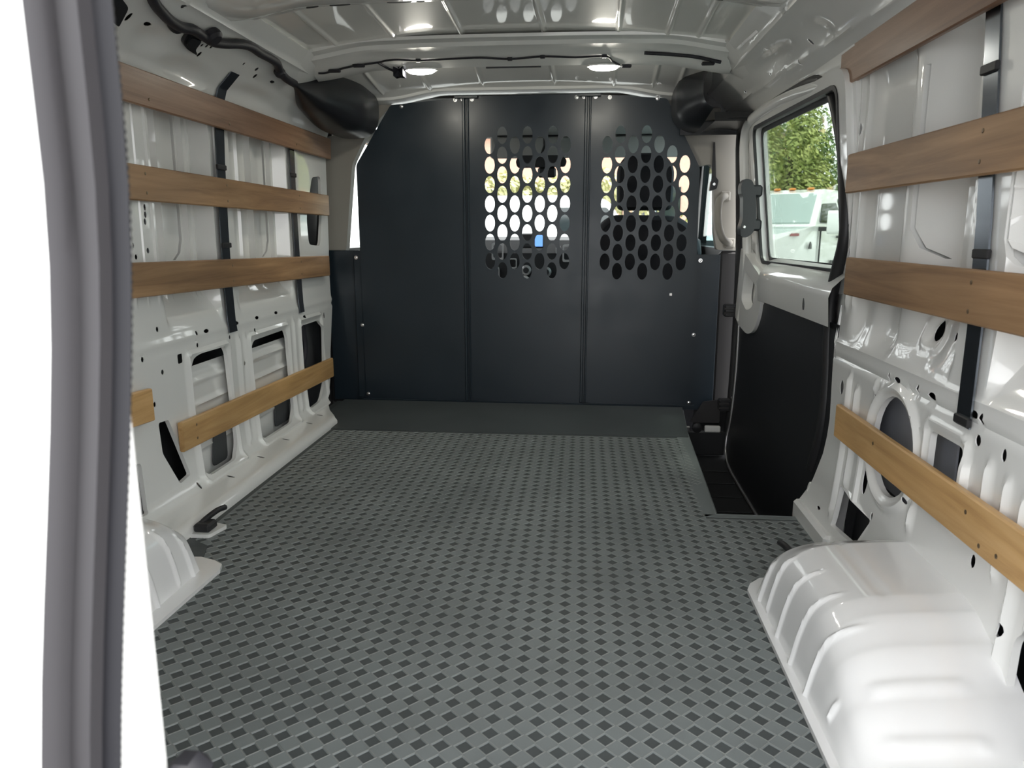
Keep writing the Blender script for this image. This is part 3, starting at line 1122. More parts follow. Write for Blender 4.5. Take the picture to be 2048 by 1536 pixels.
# sill ledge below the glass
mb = MB()
prof = [(0.938, 0.69), (0.905, 0.665), (0.880, 0.640), (0.872, 0.615), (0.878, 0.54), (0.92, 0.52)]
vs = []
ys = [2.0, 2.3, 2.6, 2.80, 2.92, 3.0]
for y in ys:
    k = ss(2.78, 3.0, y)
    vs += [Vector((x + 0.035 * k * (1 if x < 0.93 else 0), y, z - 0.02 * k)) for x, z in prof]
m_ = len(prof)
mb.add(vs, [(i * m_ + k, i * m_ + k + 1, (i + 1) * m_ + k + 1, (i + 1) * m_ + k) for i in range(len(ys) - 1) for k in range(m_ - 1)])
mb.obj('door_ledge', 'paint', door1, 40)
# lobed lower frame in front of the ledge
mb = MB()
lob = rounded([(3.26, 0.43), (3.19, 0.405), (3.02, 0.385), (2.90, 0.41), (2.82, 0.50), (2.84, 0.62), (3.00, 0.66), (3.22, 0.72)], [.02, .03, .05, .06, .05, .05, .05, .02], 4)
plate(mb, lob, [rounded([(3.16, 0.51), (3.05, 0.475), (2.95, 0.50), (2.90, 0.58), (3.12, 0.63)], 0.03, 3)], lambda u, v, t: Vector((0.893 + t, u, v)), 0.03, 0.03, 0.04, back=True)
mb.obj('frame_lobe', 'paint', door1, 40)
# black lower panel
mb = MB()
pan = [(3.215, -0.20), (3.215, 0.41), (3.02, 0.42), (2.86, 0.50), (2.80, 0.535), (2.0, 0.545), (1.99, -0.20)]
plate(mb, pan, [], lambda u, v, t: Vector((door_x(v) - 0.033 + t, u, v)), 0.05, 0.05, 0.006, back=True)
mb.obj('lower_panel', 'doorpanel', door1, 30)
mb = MB()
mb.tube(smooth_path([(0.902, 3.215, 0.42), (0.902, 3.215, 0.2), (0.892, 3.215, 0.0), (0.878, 3.215, -0.10), (0.873, 3.17, -0.165), (0.872, 3.0, -0.195), (0.872, 2.3, -0.20)], 5), 0.006, 8)
mb.obj('panel_edge', 'steel', door1, 50)
# oval plug and mounting bolt on the ledge
mb = MB()
mb.prism(ell(2.22, 0.58, 0.008, 0.018, 12), lambda u, v, t: Vector((0.8735 + t, u, v)), 0.0, 0.004)
mb.obj('slot', 'cavity', door1)

window1 = MB()
ring(window1, rounded([(2.967, 0.676), (2.996, 1.154), (2.064, 1.136), (2.064, 0.684)], 0.036, 5), rounded([(2.978, 0.664), (3.008, 1.166), (2.052, 1.148), (2.052, 0.672)], 0.046, 5), fD, -0.021, -0.012)
ring(window1, rounded([(2.955, 0.688), (2.984, 1.142), (2.074, 1.124), (2.074, 0.695)], 0.036, 5), rounded([(2.97, 0.672), (3.00, 1.158), (2.06, 1.140), (2.06, 0.68)], 0.04, 5), fD, 0.008, 0.012)
window1 = window1.obj('window_1', 'rubber', smooth=40, origin=(0.93, 2.5, 0.67))
tag(window1, 'tinted window of the sliding door in a black rubber gasket', 'window', kind='structure')
mb = MB()
mb.prism(rounded([(2.97, 0.672), (3.00, 1.158), (2.06, 1.140), (2.06, 0.68)], 0.04, 5), fD, 0.012, 0.016)
mb.obj('pane', 'glass_tint', window1)

# black weatherstrip round the door opening
path = [Vector((x, y, z)) for (y, z, x) in [(2.12, 0.12, .905), (2.07, 0.25, .908), (2.065, 0.38, .91), (2.085, 0.5, .91), (2.088, 0.6, .908), (2.058, 0.68, .908), (2.02, 0.76, .908), (2.022, 0.84, .906), (2.05, 0.93, .904), (2.082, 1.005, .902), (2.145, 1.105, .898), (2.205, 1.165, .893), (2.31, 1.20, .888), (2.6, 1.21, .886), (2.8, 1.212, .884), (3.0, 1.212, .882), (3.22, 1.208, .88)]]
path += [Vector((0.885, 3.33, 1.16)), Vector((0.90, 3.35, 0.95)), Vector((0.915, 3.355, 0.7)), Vector((0.92, 3.355, 0.4)), Vector((0.915, 3.35, 0.05)), Vector((0.90, 3.35, -0.15))]
mb = MB()
mb.tube(smooth_path(path, 4), 0.017, 10)
trim1 = mb.obj('trim_1', 'rubber', smooth=50, origin=(0.9, 2.6, 0))
tag(trim1, 'black rubber weatherstrip framing the sliding door opening', 'weatherstrip', kind='structure')

# ------------------------------------------------------------------ left rear door (closed), right at the camera
def yo(z):
    """rear face of the door along its height"""
    return 0.310 + 0.062 * ss(0.42, 0.82, z)


def ym(z):
    return 0.350 + 0.077 * ss(0.36, 0.85, z)


mb = MB()
ZS = [-0.30 + 1.70 * k / 40 for k in range(41)]
vs = []
for z in ZS:
    vs += [Vector((-0.0365, yo(z) + 0.003, z)), Vector((-0.10, yo(z) - 0.004, z)), Vector((-0.95, yo(z) + 0.02, z))]
mb.add(vs, [(i * 3 + k, i * 3 + k + 1, i * 3 + k + 4, i * 3 + k + 3) for i in range(40) for k in range(2)])
vs = []
for z in ZS:
    vs += [Vector((-0.036, ym(z) - 0.006, z)), Vector((-0.030, ym(z) + 0.002, z)), Vector((-0.030, 0.418, z)), Vector((-0.036, 0.424, z)), Vector((-0.95, 0.424, z))]
mb.add(vs, [(i * 5 + k, i * 5 + k + 1, i * 5 + k + 6, i * 5 + k + 5) for i in range(40) for k in range(4)])
door2 = mb.obj('door_2', 'paint_out', smooth=35, origin=(-0.03, 0.40, -0.30))
tag(door2, 'closed white left rear door, its edge close to the camera', 'door', kind='structure')
mb = MB()
segs = [(0.0, -0.036, 0.0), (0.12, -0.031, -0.004), (0.3, -0.030, 0), (0.42, -0.036, 0), (0.52, -0.026, 0), (0.75, -0.026, 0), (0.84, -0.034, 0), (0.92, -0.020, 0), (1.0, -0.022, 0), (1.04, -0.036, 0)]
vs = []
for z in ZS:
    a, b = yo(z) + 0.002, ym(z) + 0.001
    vs += [Vector((x, a + (b - a) * k, z)) for k, x, _ in segs]
m_ = len(segs)
mb.add(vs, [(i * m_ + k, i * m_ + k + 1, (i + 1) * m_ + k + 1, (i + 1) * m_ + k) for i in range(40) for k in range(m_ - 1)])
o = mb.obj('door_seal', ['rubber_seal', 'rubber_dark'], door2, 50)
for i_, p_ in enumerate(o.data.polygons):
    if i_ % (m_ - 1) >= 5:
        p_.material_index = 1
o['label'] = 'grey ribbed rubber seal on the door edge'
# serrated lip of the seal
mb = MB()
for k in range(150):
    z = 0.22 + 0.005 * k
    mb.cbox((-0.0245, ym(z) - 0.003, z), (-0.0215, ym(z) + 0.0022, z + 0.0035), 0.001)
o = mb.obj('seal_lip', 'rubber', door2)
tag(o, kind='stuff')
# latch block at the lower edge
mb = MB()
mb.cbox((-0.034, 0.405, 0.385), (-0.004, 0.440, 0.434), 0.010)
mb.obj('latch', 'rubber_dark', door2, 50)
mb = MB()
mb.lathe((-0.0295, 0.372, 0.525), (1, 0, 0), [(0.003, 0), (0.0025, 0.001)], 10)
mb.obj('bolt_hole', 'cavity', door2)

# ------------------------------------------------------------------ bulkhead
YB = 3.385
bulk = empty('cargo_bulkhead', (0, YB, 0.0))
tag(bulk, 'black steel cargo partition in three panels with oval perforated windows', 'partition')
fB = lambda u, v, t: Vector((u, YB + t, v))
CX, RZ = 0.0552, 0.0828


def holes_grid(x0, zc, skip):
    out = []
    for c in range(7):
        even = c % 2 == 0
        for r in range(7 if even else 8):
            if (c, r) in skip:
                continue
            z = zc - r * RZ + (0 if even else RZ * 0.5)
            out.append(ell(x0 + c * CX, z, 0.0222, 0.0365, 16))
    return out


panels = [
    ([(-0.762, 0.012), (-0.277, 0.012), (-0.277, 1.352), (-0.605, 1.325), (-0.768, 1.075)], []),
    ([(-0.268, 0.010), (0.252, 0.006), (0.252, 1.358), (-0.268, 1.355)], holes_grid(-0.170, 1.152, ())),
    ([(0.261, 0.004), (0.748, 0.002), (0.735, 1.05), (0.585, 1.335), (0.261, 1.358)], holes_grid(0.340, 1.150, ((5, 0), (6, 0)))),
]
pl = []
for P, H in panels:
    mb = MB()
    plate(mb, rounded(P, 0.012, 3), H, fB, 0.09, 0.09, 0.003, back=True, dens=0.1)
    pl.append(mb.obj('panel', 'bulk', bulk))
# folded seam flanges with dark gaps
for x in (-0.2725, 0.2565):
    mb = MB()
    mb.cbox((x - 0.016, YB - 0.010, 0.012), (x - 0.0035, YB, 1.35), 0.003)
    mb.obj('seam_flange', 'bulk', bulk)
    mb = MB()
    mb.cbox((x + 0.0035, YB - 0.010, 0.012), (x + 0.012, YB, 1.35), 0.003)
    mb.obj('seam_flange', 'bulk', bulk)
for x in (-0.2725, 0.2565):
    mb = MB()
    mb.box((x - 0.02, YB + 0.0035, 0.012), (x + 0.02, YB + 0.006, 1.35))
    mb.obj('seam_backing', 'bulk', bulk)
# side wings
mb = MB()
mb.cbox((-0.925, YB + 0.02, 0.0), (-0.76, YB + 0.032, 0.70), 0.003)
mb.obj('side_wing', 'bulk', bulk)
mb = MB()
mb.cbox((-0.80, YB + 0.004, 0.02), (-0.765, YB + 0.012, 0.69), 0.003)
mb.obj('wing_flange', 'bulk', bulk)
mb = MB()
mb.cbox((0.70, YB + 0.038, -0.02), (0.848, YB + 0.044, 0.685), 0.002)
mb.obj('side_wing', 'bulk', bulk)
mb = MB()
mb.box((-0.775, YB - 0.012, 0.0), (0.76, YB + 0.003, 0.012))
mb.obj('foot_rail', 'bulk', bulk)


def bolt(p, parent, axis=(0, -1, 0), r=0.007, m='chrome'):
    b = MB()
    b.lathe(p, axis, [(r * 1.3, 0), (r * 1.3, 0.002), (r * 0.8, 0.002), (r * 0.75, 0.006), (r * 0.3, 0.007)], 8)
    return b.obj('bolt', m, parent, 30)


for (x, z) in ((-0.555, 1.318), (-0.318, 1.342), (-0.285, 1.343), (-0.245, 1.343), (0.205, 1.345), (0.236, 1.346), (0.285, 1.346), (0.345, 1.342), (0.545, 1.335), (-0.768, 0.36), (-0.752, 0.035), (-0.785, 0.668), (0.742, 0.333), (0.735, 0.022), (0.756, 0.66)):
    bolt((x, YB - 0.001, z), bulk)
# L-brackets of the header
for x in (-0.27, 0.257):
    mb = MB()
    mb.cbox((x - 0.05, YB - 0.02, 1.345), (x + 0.05, YB - 0.001, 1.356), 0.002)
    mb.obj('header_bracket', 'bulk', bulk)
# small scratched latch plate under the right perforation
mb = MB()
mb.cbox((0.628, YB - 0.003, 0.505), (0.640, YB, 0.517), 0.001)
mb.obj('latch_stud', 'chrome', bulk)

# ------------------------------------------------------------------ wooden slats
def slat(A, B, w, mt, label, group, side, screws=(), lean=0.0, sag=0.0):
    """board from A to B (centre of its visible face), width w up the wall, 18 mm thick"""
    A, B = Vector(A), Vector(B)
    root = empty('wooden_slat', (A + B) / 2)
    tag(root, label, 'slat', group)
    n_ = 24
    b = MB()
    T = 0.015
    c = 0.003
    vs_ = []
    for i in range(n_ + 1):
        k = i / n_
        p = A.lerp(B, k)
        p = p + Vector((side * sag * 4 * k * (1 - k), 0, 0))
        up = Vector((-side * lean, 0, 1)).normalized()
        out = Vector((side, 0, side * side * lean)).normalized()
        hw = w / 2
        sec = [(-hw + c, 0), (hw - c, 0), (hw, c), (hw, T - c), (hw - c, T), (-hw + c, T), (-hw, T - c), (-hw, c)]
        vs_ += [p + up * u + out * t for u, t in sec]
    fs_ = [(i * 8 + k, i * 8 + (k + 1) % 8, (i + 1) * 8 + (k + 1) % 8, (i + 1) * 8 + k) for i in range(n_) for k in range(8)]
    fs_ += [tuple(range(8)), tuple(reversed(range(n_ * 8, n_ * 8 + 8)))]
    b.add(vs_, fs_)
    bo = b.obj('board', mt, root)
    for (y, dz) in screws:
        k = (y - A.y) / (B.y - A.y)
        p = A.lerp(B, k) + Vector((side * sag * 4 * k * (1 - k), 0, dz))
        q = MB()
        q.lathe(p + Vector((side * 0.001, 0, 0)), (-side, 0, 0), [(0.0042, 0), (0.0042, 0.0012), (0.0025, 0.0018)], 8)
        q.obj('screw', 'screw', root)
    return root


GL = 'wooden slats along the left wall'
GR = 'wooden slats along the right wall'
sc2 = lambda ys: [(y, d) for y in ys for d in (0.024, -0.024)]
slat((-0.867, 1.25, 1.136), (-0.872, 3.36, 1.140), 0.088, 'wood_red', 'topmost reddish-brown wooden slat on the left wall under the cable', GL, -1, sc2((1.93, 2.38, 2.95)), 0.03)
slat((-0.868, 1.25, 0.906), (-0.872, 3.30, 0.896), 0.088, 'wood_brown', 'brown wooden slat on the left wall, second from the top', GL, -1, sc2((1.88, 2.33, 2.95)))
slat((-0.868, 1.25, 0.672), (-0.872, 3.27, 0.636), 0.088, 'wood_brown', 'brown wooden slat on the left wall just above the shelf ledge', GL, -1, sc2((2.33, 2.93)))
slat((-0.866, 1.945, 0.215), (-0.868, 3.245, 0.184), 0.086, 'wood_honey', 'honey coloured low wooden slat crossing the left wall openings', GL, -1, ((2.02, 0.02), (2.02, -0.02)))
slat((-0.866, 1.60, 0.352), (-0.866, 1.813, 0.340), 0.086, 'wood_honey', 'short honey coloured slat end beside the left rear door edge', GL, -1, ())
slat((0.878, 0.70, 1.176), (0.880, 2.075, 1.184), 0.092, 'wood_red', 'topmost reddish-brown wooden slat on the right wall', GR, 1, sc2((1.36,)), 0.03)
slat((0.880, 0.70, 0.914), (0.880, 1.965, 0.920), 0.092, 'wood_brown', 'tan wooden slat on the right wall beside the door window', GR, 1, sc2((1.33, 0.95)))
slat((0.880, 0.70, 0.675), (0.880, 1.915, 0.676), 0.090, 'wood_brown', 'brown wooden slat on the right wall just above the shelf ledge', GR, 1, sc2((1.31, 0.95)))
slat((0.870, 0.60, 0.318), (0.870, 1.865, 0.325), 0.082, 'wood_honey', 'honey coloured low wooden slat crossing the right wall round cut-out', GR, 1, ((1.62, 0.012), (1.22, 0.012), (1.12, -0.02), (1.17, -0.025)))


# ------------------------------------------------------------------ mounting straps behind the slats
def strap(pts, w, label, group, side, clips=()):
    """pts [(y, z, |x|)] centre line of a thin steel strip facing inwards"""
    root = empty('mounting_strap', (side * pts[0][2], pts[0][0], pts[0][1]))
    tag(root, label, 'strap', group)
    b = MB()
    vs_ = []
    for (y, z, x) in pts:
        vs_ += [Vector((side * x, y - w / 2, z)), Vector((side * x, y + w / 2, z)), Vector((side * (x + 0.0035), y + w / 2, z)), Vector((side * (x + 0.0035), y - w / 2, z))]
    n_ = len(pts)
    fs_ = [(i * 4 + k, i * 4 + (k + 1) % 4, (i + 1) * 4 + (k + 1) % 4, (i + 1) * 4 + k) for i in range(n_ - 1) for k in range(4)]
    fs_ += [(0, 1, 2, 3), tuple((n_ - 1) * 4 + k for k in (3, 2, 1, 0))]
    b.add(vs_, fs_)
    b.obj('strip', 'strap', root)
    for (y, z, x) in clips:
        c_ = MB()
        c_.cbox((side * x - 0.004, y - w * 0.55, z - 0.008), (side * x + 0.004, y + w * 0.55, z + 0.008), 0.002)
        c_.obj('clip', 'rubber', root)
    return root


strap([(2.34, 0.462, 0.887), (2.335, 0.50, 0.8885), (2.333, 0.62, 0.8905), (2.335, 0.80, 0.8905), (2.345, 1.0, 0.8905), (2.36, 1.17, 0.889), (2.366, 1.215, 0.878), (2.372, 1.262, 0.835)], 0.054,
      'dark steel strap holding the left slats between the two bays', 'steel slat straps', -1, ((2.34, 0.98, 0.8885), (2.335, 0.74, 0.8885)))
strap([(2.955, 0.462, 0.887), (2.95, 0.50, 0.8885), (2.945, 0.65, 0.8905), (2.94, 0.90, 0.8905), (2.945, 1.17, 0.889)], 0.048,
      'dark steel strap holding the left slats nearest the bulkhead', 'steel slat straps', -1, ((2.94, 1.0, 0.8885),))
strap([(1.31, 0.455, 0.893), (1.313, 0.50, 0.8945), (1.328, 0.62, 0.902), (1.345, 0.80, 0.904), (1.372, 1.0, 0.904), (1.40, 1.20, 0.902)], 0.046,
      'dark glossy steel strap behind the right wall slats', 'steel slat straps', 1, ((1.378, 1.045, 0.902), (1.333, 0.745, 0.902), (1.31, 0.465, 0.8925)))

# ------------------------------------------------------------------ cable loom along the left rail
fL = side_map(-1, lambda u, v: 0.0)
hp_ = [(1.60, 1.44), (1.70, 1.42), (1.80, 1.372), (1.86, 1.355), (1.913, 1.346), (1.965, 1.345), (2.003, 1.353), (2.056, 1.351), (2.123, 1.349), (2.179, 1.361), (2.238, 1.380), (2.294, 1.389), (2.368, 1.386), (2.437, 1.387), (2.505, 1.383), (2.561, 1.365), (2.637, 1.352), (2.72, 1.349)]
path = [fL(u, v, -0.016) for u, v in hp_]
loom = empty('cable_loom', path[0])
tag(loom, 'thick black taped cable loom running along the left roof rail', 'cable')
mb = MB()
mb.tube(smooth_path(path, 4), 0.0135, 10)
mb.obj('loom_sleeve', 'loom', loom, 60)
for (u, v, r) in ((2.098, 1.366, 0.026), (2.56, 1.365, 0.018)):
    mb = MB()
    p = fL(u, v, -0.022)
    mb.lathe(p + Vector((-0.012, 0, 0.010)), (0.6, 0, -0.8), [(r * 0.9, 0), (r, 0.008), (r, 0.018), (r * 0.7, 0.026)], 14)
    mb.obj('loom_clip', 'loom', loom, 40)
mb = MB()
mb.tube(smooth_path([fL(1.90, 1.346, -0.012), fL(1.93, 1.330, -0.010), fL(1.97, 1.324, -0.010), fL(1.985, 1.343, -0.014)], 4), 0.005, 8)
mb.obj('branch_wire', 'loom', loom, 60)

# black plastic cover plates in the rail
for pts, lb in (([(1.60, 1.36), (1.70, 1.345), (1.765, 1.325), (1.785, 1.27), (1.70, 1.29), (1.60, 1.33)], 'large black plastic cover on the left rail above the rear door edge'),
                ([(2.015, 1.338), (2.085, 1.345), (2.095, 1.300), (2.13, 1.288), (2.065, 1.293), (2.025, 1.305)], 'small black plastic cover below the loom clip')):
    mb = MB()
    P = rounded([(u, v) for u, v in pts], 0.012, 3)
    cu = sum(p[0] for p in P) / len(P)
    cv = sum(p[1] for p in P) / len(P)
    mb.prism(P, fL, -0.001, -0.010)
    mb.prism([(cu + (u - cu) * 0.7, cv + (v - cv) * 0.7) for u, v in P], fL, -0.010, -0.016)
    o = mb.obj('rail_cover', 'blackplastic', origin=fL(cu, cv, 0))
    tag(o, lb, 'cover')

# thin roof wire on the bow, feeding the two lamps
wire = empty('lamp_wire', (0.0, 2.80, 1.38))
tag(wire, 'thin black lamp wire clipped along the roof bow', 'wire')


def bowz(x):
    return -0.018 * (abs(x) / 0.74) ** 3 - 0.022 * ss(0.5, 0.745, abs(x))


W1 = [(-0.72, 2.800), (-0.69, 2.806), (-0.60, 2.800), (-0.50, 2.80), (-0.47, 2.79), (-0.424, 2.786), (-0.355, 2.80), (-0.25, 2.796), (-0.13, 2.792), (-0.026, 2.807), (0.09, 2.793), (0.203, 2.803), (0.307, 2.798), (0.334, 2.835), (0.36, 2.862)]


def wp(x, y, off=0.005):
    z = 1.392 - (y - 2.775) * 0.235 if y > 2.775 else 1.3925
    return Vector((x, y, z + bowz(x) - off))


mb = MB()
mb.tube(smooth_path([wp(x, y) for x, y in W1], 5), 0.0034, 8)
mb.obj('cord', 'loom', wire, 60)
mb = MB()
mb.tube(smooth_path([wp(-0.50, 2.80), wp(-0.485, 2.83), wp(-0.475, 2.85), wp(-0.45, 2.868, 0.010)], 5), 0.0042, 8)
mb.obj('cord', 'loom', wire, 60)
mb = MB()
mb.tube(smooth_path([wp(0.44, 2.775), wp(0.55, 2.78), wp(0.62, 2.775), wp(0.70, 2.782)], 4), 0.006, 8)
mb.obj('cord', 'loom', wire, 60)
for x, y in ((-0.352, 2.798), (-0.026, 2.805), (0.09, 2.794), (0.305, 2.797)):
    mb = MB()
    p = wp(x, y)
    mb.cbox(p - Vector((0.009, 0.006, 0.006)), p + Vector((0.009, 0.006, 0.005)), 0.002)
    mb.obj('wire_clip', 'loom', wire)
for x0 in (-0.66, -0.57, 0.66):
    mb = MB()
    p = wp(x0, 2.80, 0.007)
    mb.cbox(p - Vector((0.022, 0.007, 0.006)), p + Vector((0.022, 0.007, 0.005)), 0.003)
    mb.obj('connector', 'loom', wire)

# roof lamps
for (x, lb) in ((-0.358, 'lit oval roof lamp on the bow, above the left bulkhead panels'), (0.305, 'lit oval roof lamp on the bow, above the right perforated panel')):
    z0 = 1.366 + bowz(x)
    L = empty('roof_lamp', (x, 2.872, z0))
    tag(L, lb, 'lamp', 'roof lamps')
    mb = MB()
    mb.prism(ell(x, 2.872, 0.060, 0.030, 24), lambda u, v, t: Vector((u, v, z0 + t)), 0.002, -0.004)
    mb.obj('bezel', 'paint', L)
    mb = MB()
    prof = [(1.0, -0.0035), (0.95, -0.009), (0.75, -0.014), (0.4, -0.0165), (0.05, -0.017)]
    n_ = 24
    vs = []
    for k, hz in prof:
        vs += [Vector((x + 0.052 * k * math.cos(2 * PI * i / n_), 2.872 + 0.024 * k * math.sin(2 * PI * i / n_), z0 + hz)) for i in range(n_)]
    fs = [(j * n_ + i, j * n_ + (i + 1) % n_, (j + 1) * n_ + (i + 1) % n_, (j + 1) * n_ + i) for j in range(len(prof) - 1) for i in range(n_)]
    fs.append(tuple((len(prof) - 1) * n_ + i for i in range(n_)))
    mb.add(vs, fs)
    mb.obj('lens', 'lamp', L, 60)
    mb = MB()
    sx = -1 if x < 0 else 1
    mb.cbox((x + sx * 0.062, 2.862, z0 - 0.008), (x + sx * 0.098, 2.880, z0 + 0.002), 0.003)
    mb.obj('plug', 'loom', L)

# ------------------------------------------------------------------ black corner mouldings beside the bulkhead top
def corner_left(a, b):
    # a along y (rear to front), b round the section from rail underside to roof
    y = 2.74 + 0.62 * a
    k = ss(0.0, 0.75, a)
    cx, cz = -0.80 + 0.030 * k, 1.302 - 0.004 * k
    k0 = ss(-0.05, 0.30, a)
    rx, rz = (0.045 + 0.075 * k) * k0, (0.045 + 0.070 * k) * k0
    an = math.radians(-150 + 240 * b)
    e = 0.72
    c, s_ = math.cos(an), math.sin(an)
    x = cx + rx * math.copysign(abs(c) ** e, c)
    z = cz + rz * math.copysign(abs(s_) ** e, s_)
    return Vector((x, y, z))


for s, lb in ((-1, 'black moulded roof corner cover at the left end of the bulkhead'), (1, 'black moulded roof corner cover with open pocket above the sliding door')):
    c_ = empty('corner_cover', (s * 0.8, 3.05, 1.18))
    tag(c_, lb, 'cover', 'roof corner covers')
    mb = MB()
    if s < 0:
        mb.grid(corner_left, 30, 30)
        ends = [corner_left(0.0, j / 29) for j in range(30)]
        mb.add(ends, [tuple(range(30))])
        mb.obj('shell', 'blacktrim', c_, 60)
    else:
        def cr_(a, b):
            y = 2.98 + 0.38 * a
            an = math.radians(-100 - 175 * b)
            k = ss(0, 0.6, a)
            x = 0.735 + (0.06 + 0.075 * k) * math.copysign(abs(math.cos(an)) ** 0.75, math.cos(an))
            z = 1.305 + (0.07 + 0.05 * k) * math.copysign(abs(math.sin(an)) ** 0.75, math.sin(an))
            return Vector((x, y, z))
        mb.grid(cr_, 20, 26)
        mb.obj('shell', 'blacktrim', c_, 60)
        mb = MB()
        mb.grid(lambda a, b: Vector((0.725 + 0.17 * a, 3.00 + 0.33 * b, 1.188 + 0.012 * math.sin(PI * a))), 8, 8)
        mb.grid(lambda a, b: Vector((0.725 + 0.17 * a, 3.00 - 0.004 + 0.02 * b, 1.188 + 0.035 * b)), 8, 4)
        mb.obj('pocket_floor', 'blacktrim', c_, 60)
        mb = MB()
        mb.box((0.64, 3.34, 1.18), (0.90, 3.35, 1.36))
        mb.obj('pocket_back', 'blackplastic', c_)
        for (x0, x1) in ((0.735, 0.80), (0.835, 0.885)):
            mb = MB()
            mb.cbox((x0, 3.32, 1.235), (x1, 3.335, 1.285), 0.003)
            mb.obj('foam_block', 'trim_grey', c_)

# ------------------------------------------------------------------ cab pillar trims
trim2 = MB()
trim2.prism(rounded([(-0.945, 0.69), (-0.845, 0.69), (-0.80, 1.08), (-0.735, 1.20), (-0.60, 1.345), (-0.66, 1.36), (-0.80, 1.22), (-0.92, 1.20)], 0.02, 3), lambda u, v, t: Vector((u, 3.43 + t, v)), 0.0, 0.05)
trim2 = trim2.obj('trim_2', 'trim_grey', smooth=30, origin=(-0.88, 3.45, 0.69))
tag(trim2, 'grey plastic pillar trim left of the bulkhead', 'trim', kind='structure')
trim3 = MB()
plate(trim3, rounded([(0.96, 0.70), (0.83, 0.705), (0.815, 0.78), (0.80, 1.05), (0.785, 1.07), (0.735, 1.06), (0.56, 1.345), (0.64, 1.36), (0.75, 1.20), (0.93, 1.20)], 0.012, 3), [], lambda u, v, t: Vector((u, 3.43 + t, v)), 0.05, 0.05, 0.05, back=True)
trim3 = trim3.obj('trim_3', 'trim_grey', smooth=30, origin=(0.88, 3.45, 0.70))
tag(trim3, 'grey plastic pillar trim right of the bulkhead', 'trim', kind='structure')
mb = MB()
mb.cbox((0.845, 3.425, -0.02), (0.935, 3.47, 0.70), 0.012)
trim4 = mb.obj('trim_4', 'trim_dark', origin=(0.89, 3.45, -0.02))
tag(trim4, 'dark grey lower pillar trim between bulkhead and sliding door', 'trim', kind='structure')
mb = MB()
mb.cbox((-0.95, 3.43, -0.02), (-0.845, 3.47, 0.69), 0.01)
trim5 = mb.obj('trim_5', 'trim_dark', origin=(-0.9, 3.45, -0.02))
tag(trim5, 'dark lower pillar trim behind the left bulkhead wing', 'trim', kind='structure')

gh = empty('grab_handle', (0.83, 3.40, 0.73))
tag(gh, 'grey curved grab handle on the right pillar trim', 'handle')
mb = MB()
mb.tube(smooth_path([(0.855, 3.428, 0.935), (0.84, 3.395, 0.93), (0.822, 3.375, 0.91), (0.818, 3.372, 0.86), (0.826, 3.372, 0.80), (0.845, 3.375, 0.755), (0.87, 3.395, 0.738), (0.885, 3.43, 0.735)], 5), [0.016 for _ in range(36)], 10)
mb.obj('grip', 'trim_grey', gh, 60)
for (x, z) in ((0.855, 0.935), (0.885, 0.735)):
    mb = MB()
    mb.cbox((x - 0.022, 3.418, z - 0.022), (x + 0.022, 3.431, z + 0.022), 0.006)
    mb.obj('mount', 'trim_grey', gh)

dh = empty('door_grab_handle', (0.87, 2.98, 0.76))
tag(dh, 'black plastic grab handle on the front edge of the sliding door', 'handle')
mb = MB()
P = rounded([(0.826, 0.955), (0.838, 0.978), (0.866, 0.972), (0.882, 0.925), (0.889, 0.826), (0.881, 0.778), (0.856, 0.760), (0.836, 0.765), (0.832, 0.80), (0.840, 0.83), (0.836, 0.91), (0.828, 0.925)], 0.012, 4)
mb.prism(P, lambda u, v, t: Vector((u, 2.955 + t, v)), 0.0, 0.06)
mb.cbox((0.862, 2.97, 0.785), (0.915, 3.01, 0.83), 0.008)
mb.cbox((0.858, 2.97, 0.91), (0.91, 3.01, 0.955), 0.008)
mb.obj('grip', 'blackplastic', dh, 40)
mb = MB()
mb.lathe((0.845, 2.956, 0.80), (0, -1, 0), [(0.006, 0), (0.006, 0.006), (0.003, 0.008)], 10)
mb.obj('screw', 'chrome', dh)

# belt guide on the right pillar
bgd = empty('belt_guide', (0.80, 3.42, 0.96))
tag(bgd, 'small black seat belt guide on the right pillar trim', 'belt guide')
mb = MB()
mb.prism(rounded([(0.785, 0.955), (0.815, 0.965), (0.822, 1.00), (0.805, 1.02), (0.788, 0.995)], 0.006, 3), lambda u, v, t: Vector((u, 3.418 + t, v)), 0.0, 0.02)
mb.obj('body', 'blackplastic', bgd)
mb = MB()
mb.lathe((0.803, 3.418, 0.985), (0, -1, 0), [(0.007, 0), (0.006, 0.004)], 10)
mb.obj('bolt', 'chrome', bgd)
mb = MB()
mb.prism([(0.792, 1.0), (0.812, 1.0), (0.80, 1.16), (0.792, 1.16)], lambda u, v, t: Vector((u, 3.426 + t, v)), 0.0, 0.003)
mb.obj('webbing', 'trim_dark', bgd)

# ------------------------------------------------------------------ sliding door hardware
def catch(loc, lb):
    r = empty('door_catch', loc)
    tag(r, lb, 'door catch', 'sliding door catches')
    x, y, z = loc
    b = MB()
    b.cbox((x - 0.045, y - 0.03, z), (x + 0.01, y + 0.02, z + 0.052), 0.006)
    b.obj('housing', 'blackplastic', r)
    for dz in (0.012, 0.03):
        b = MB()
        b.cbox((x - 0.049, y - 0.038, z + dz), (x - 0.004, y - 0.028, z + dz + 0.010), 0.002)
        b.obj('rib', 'trim_dark', r)
    b = MB()
    b.cbox((x + 0.008, y - 0.02, z - 0.01), (x + 0.02, y + 0.01, z + 0.062), 0.004)
    b.obj('striker_plate', 'steel', r)
    return r


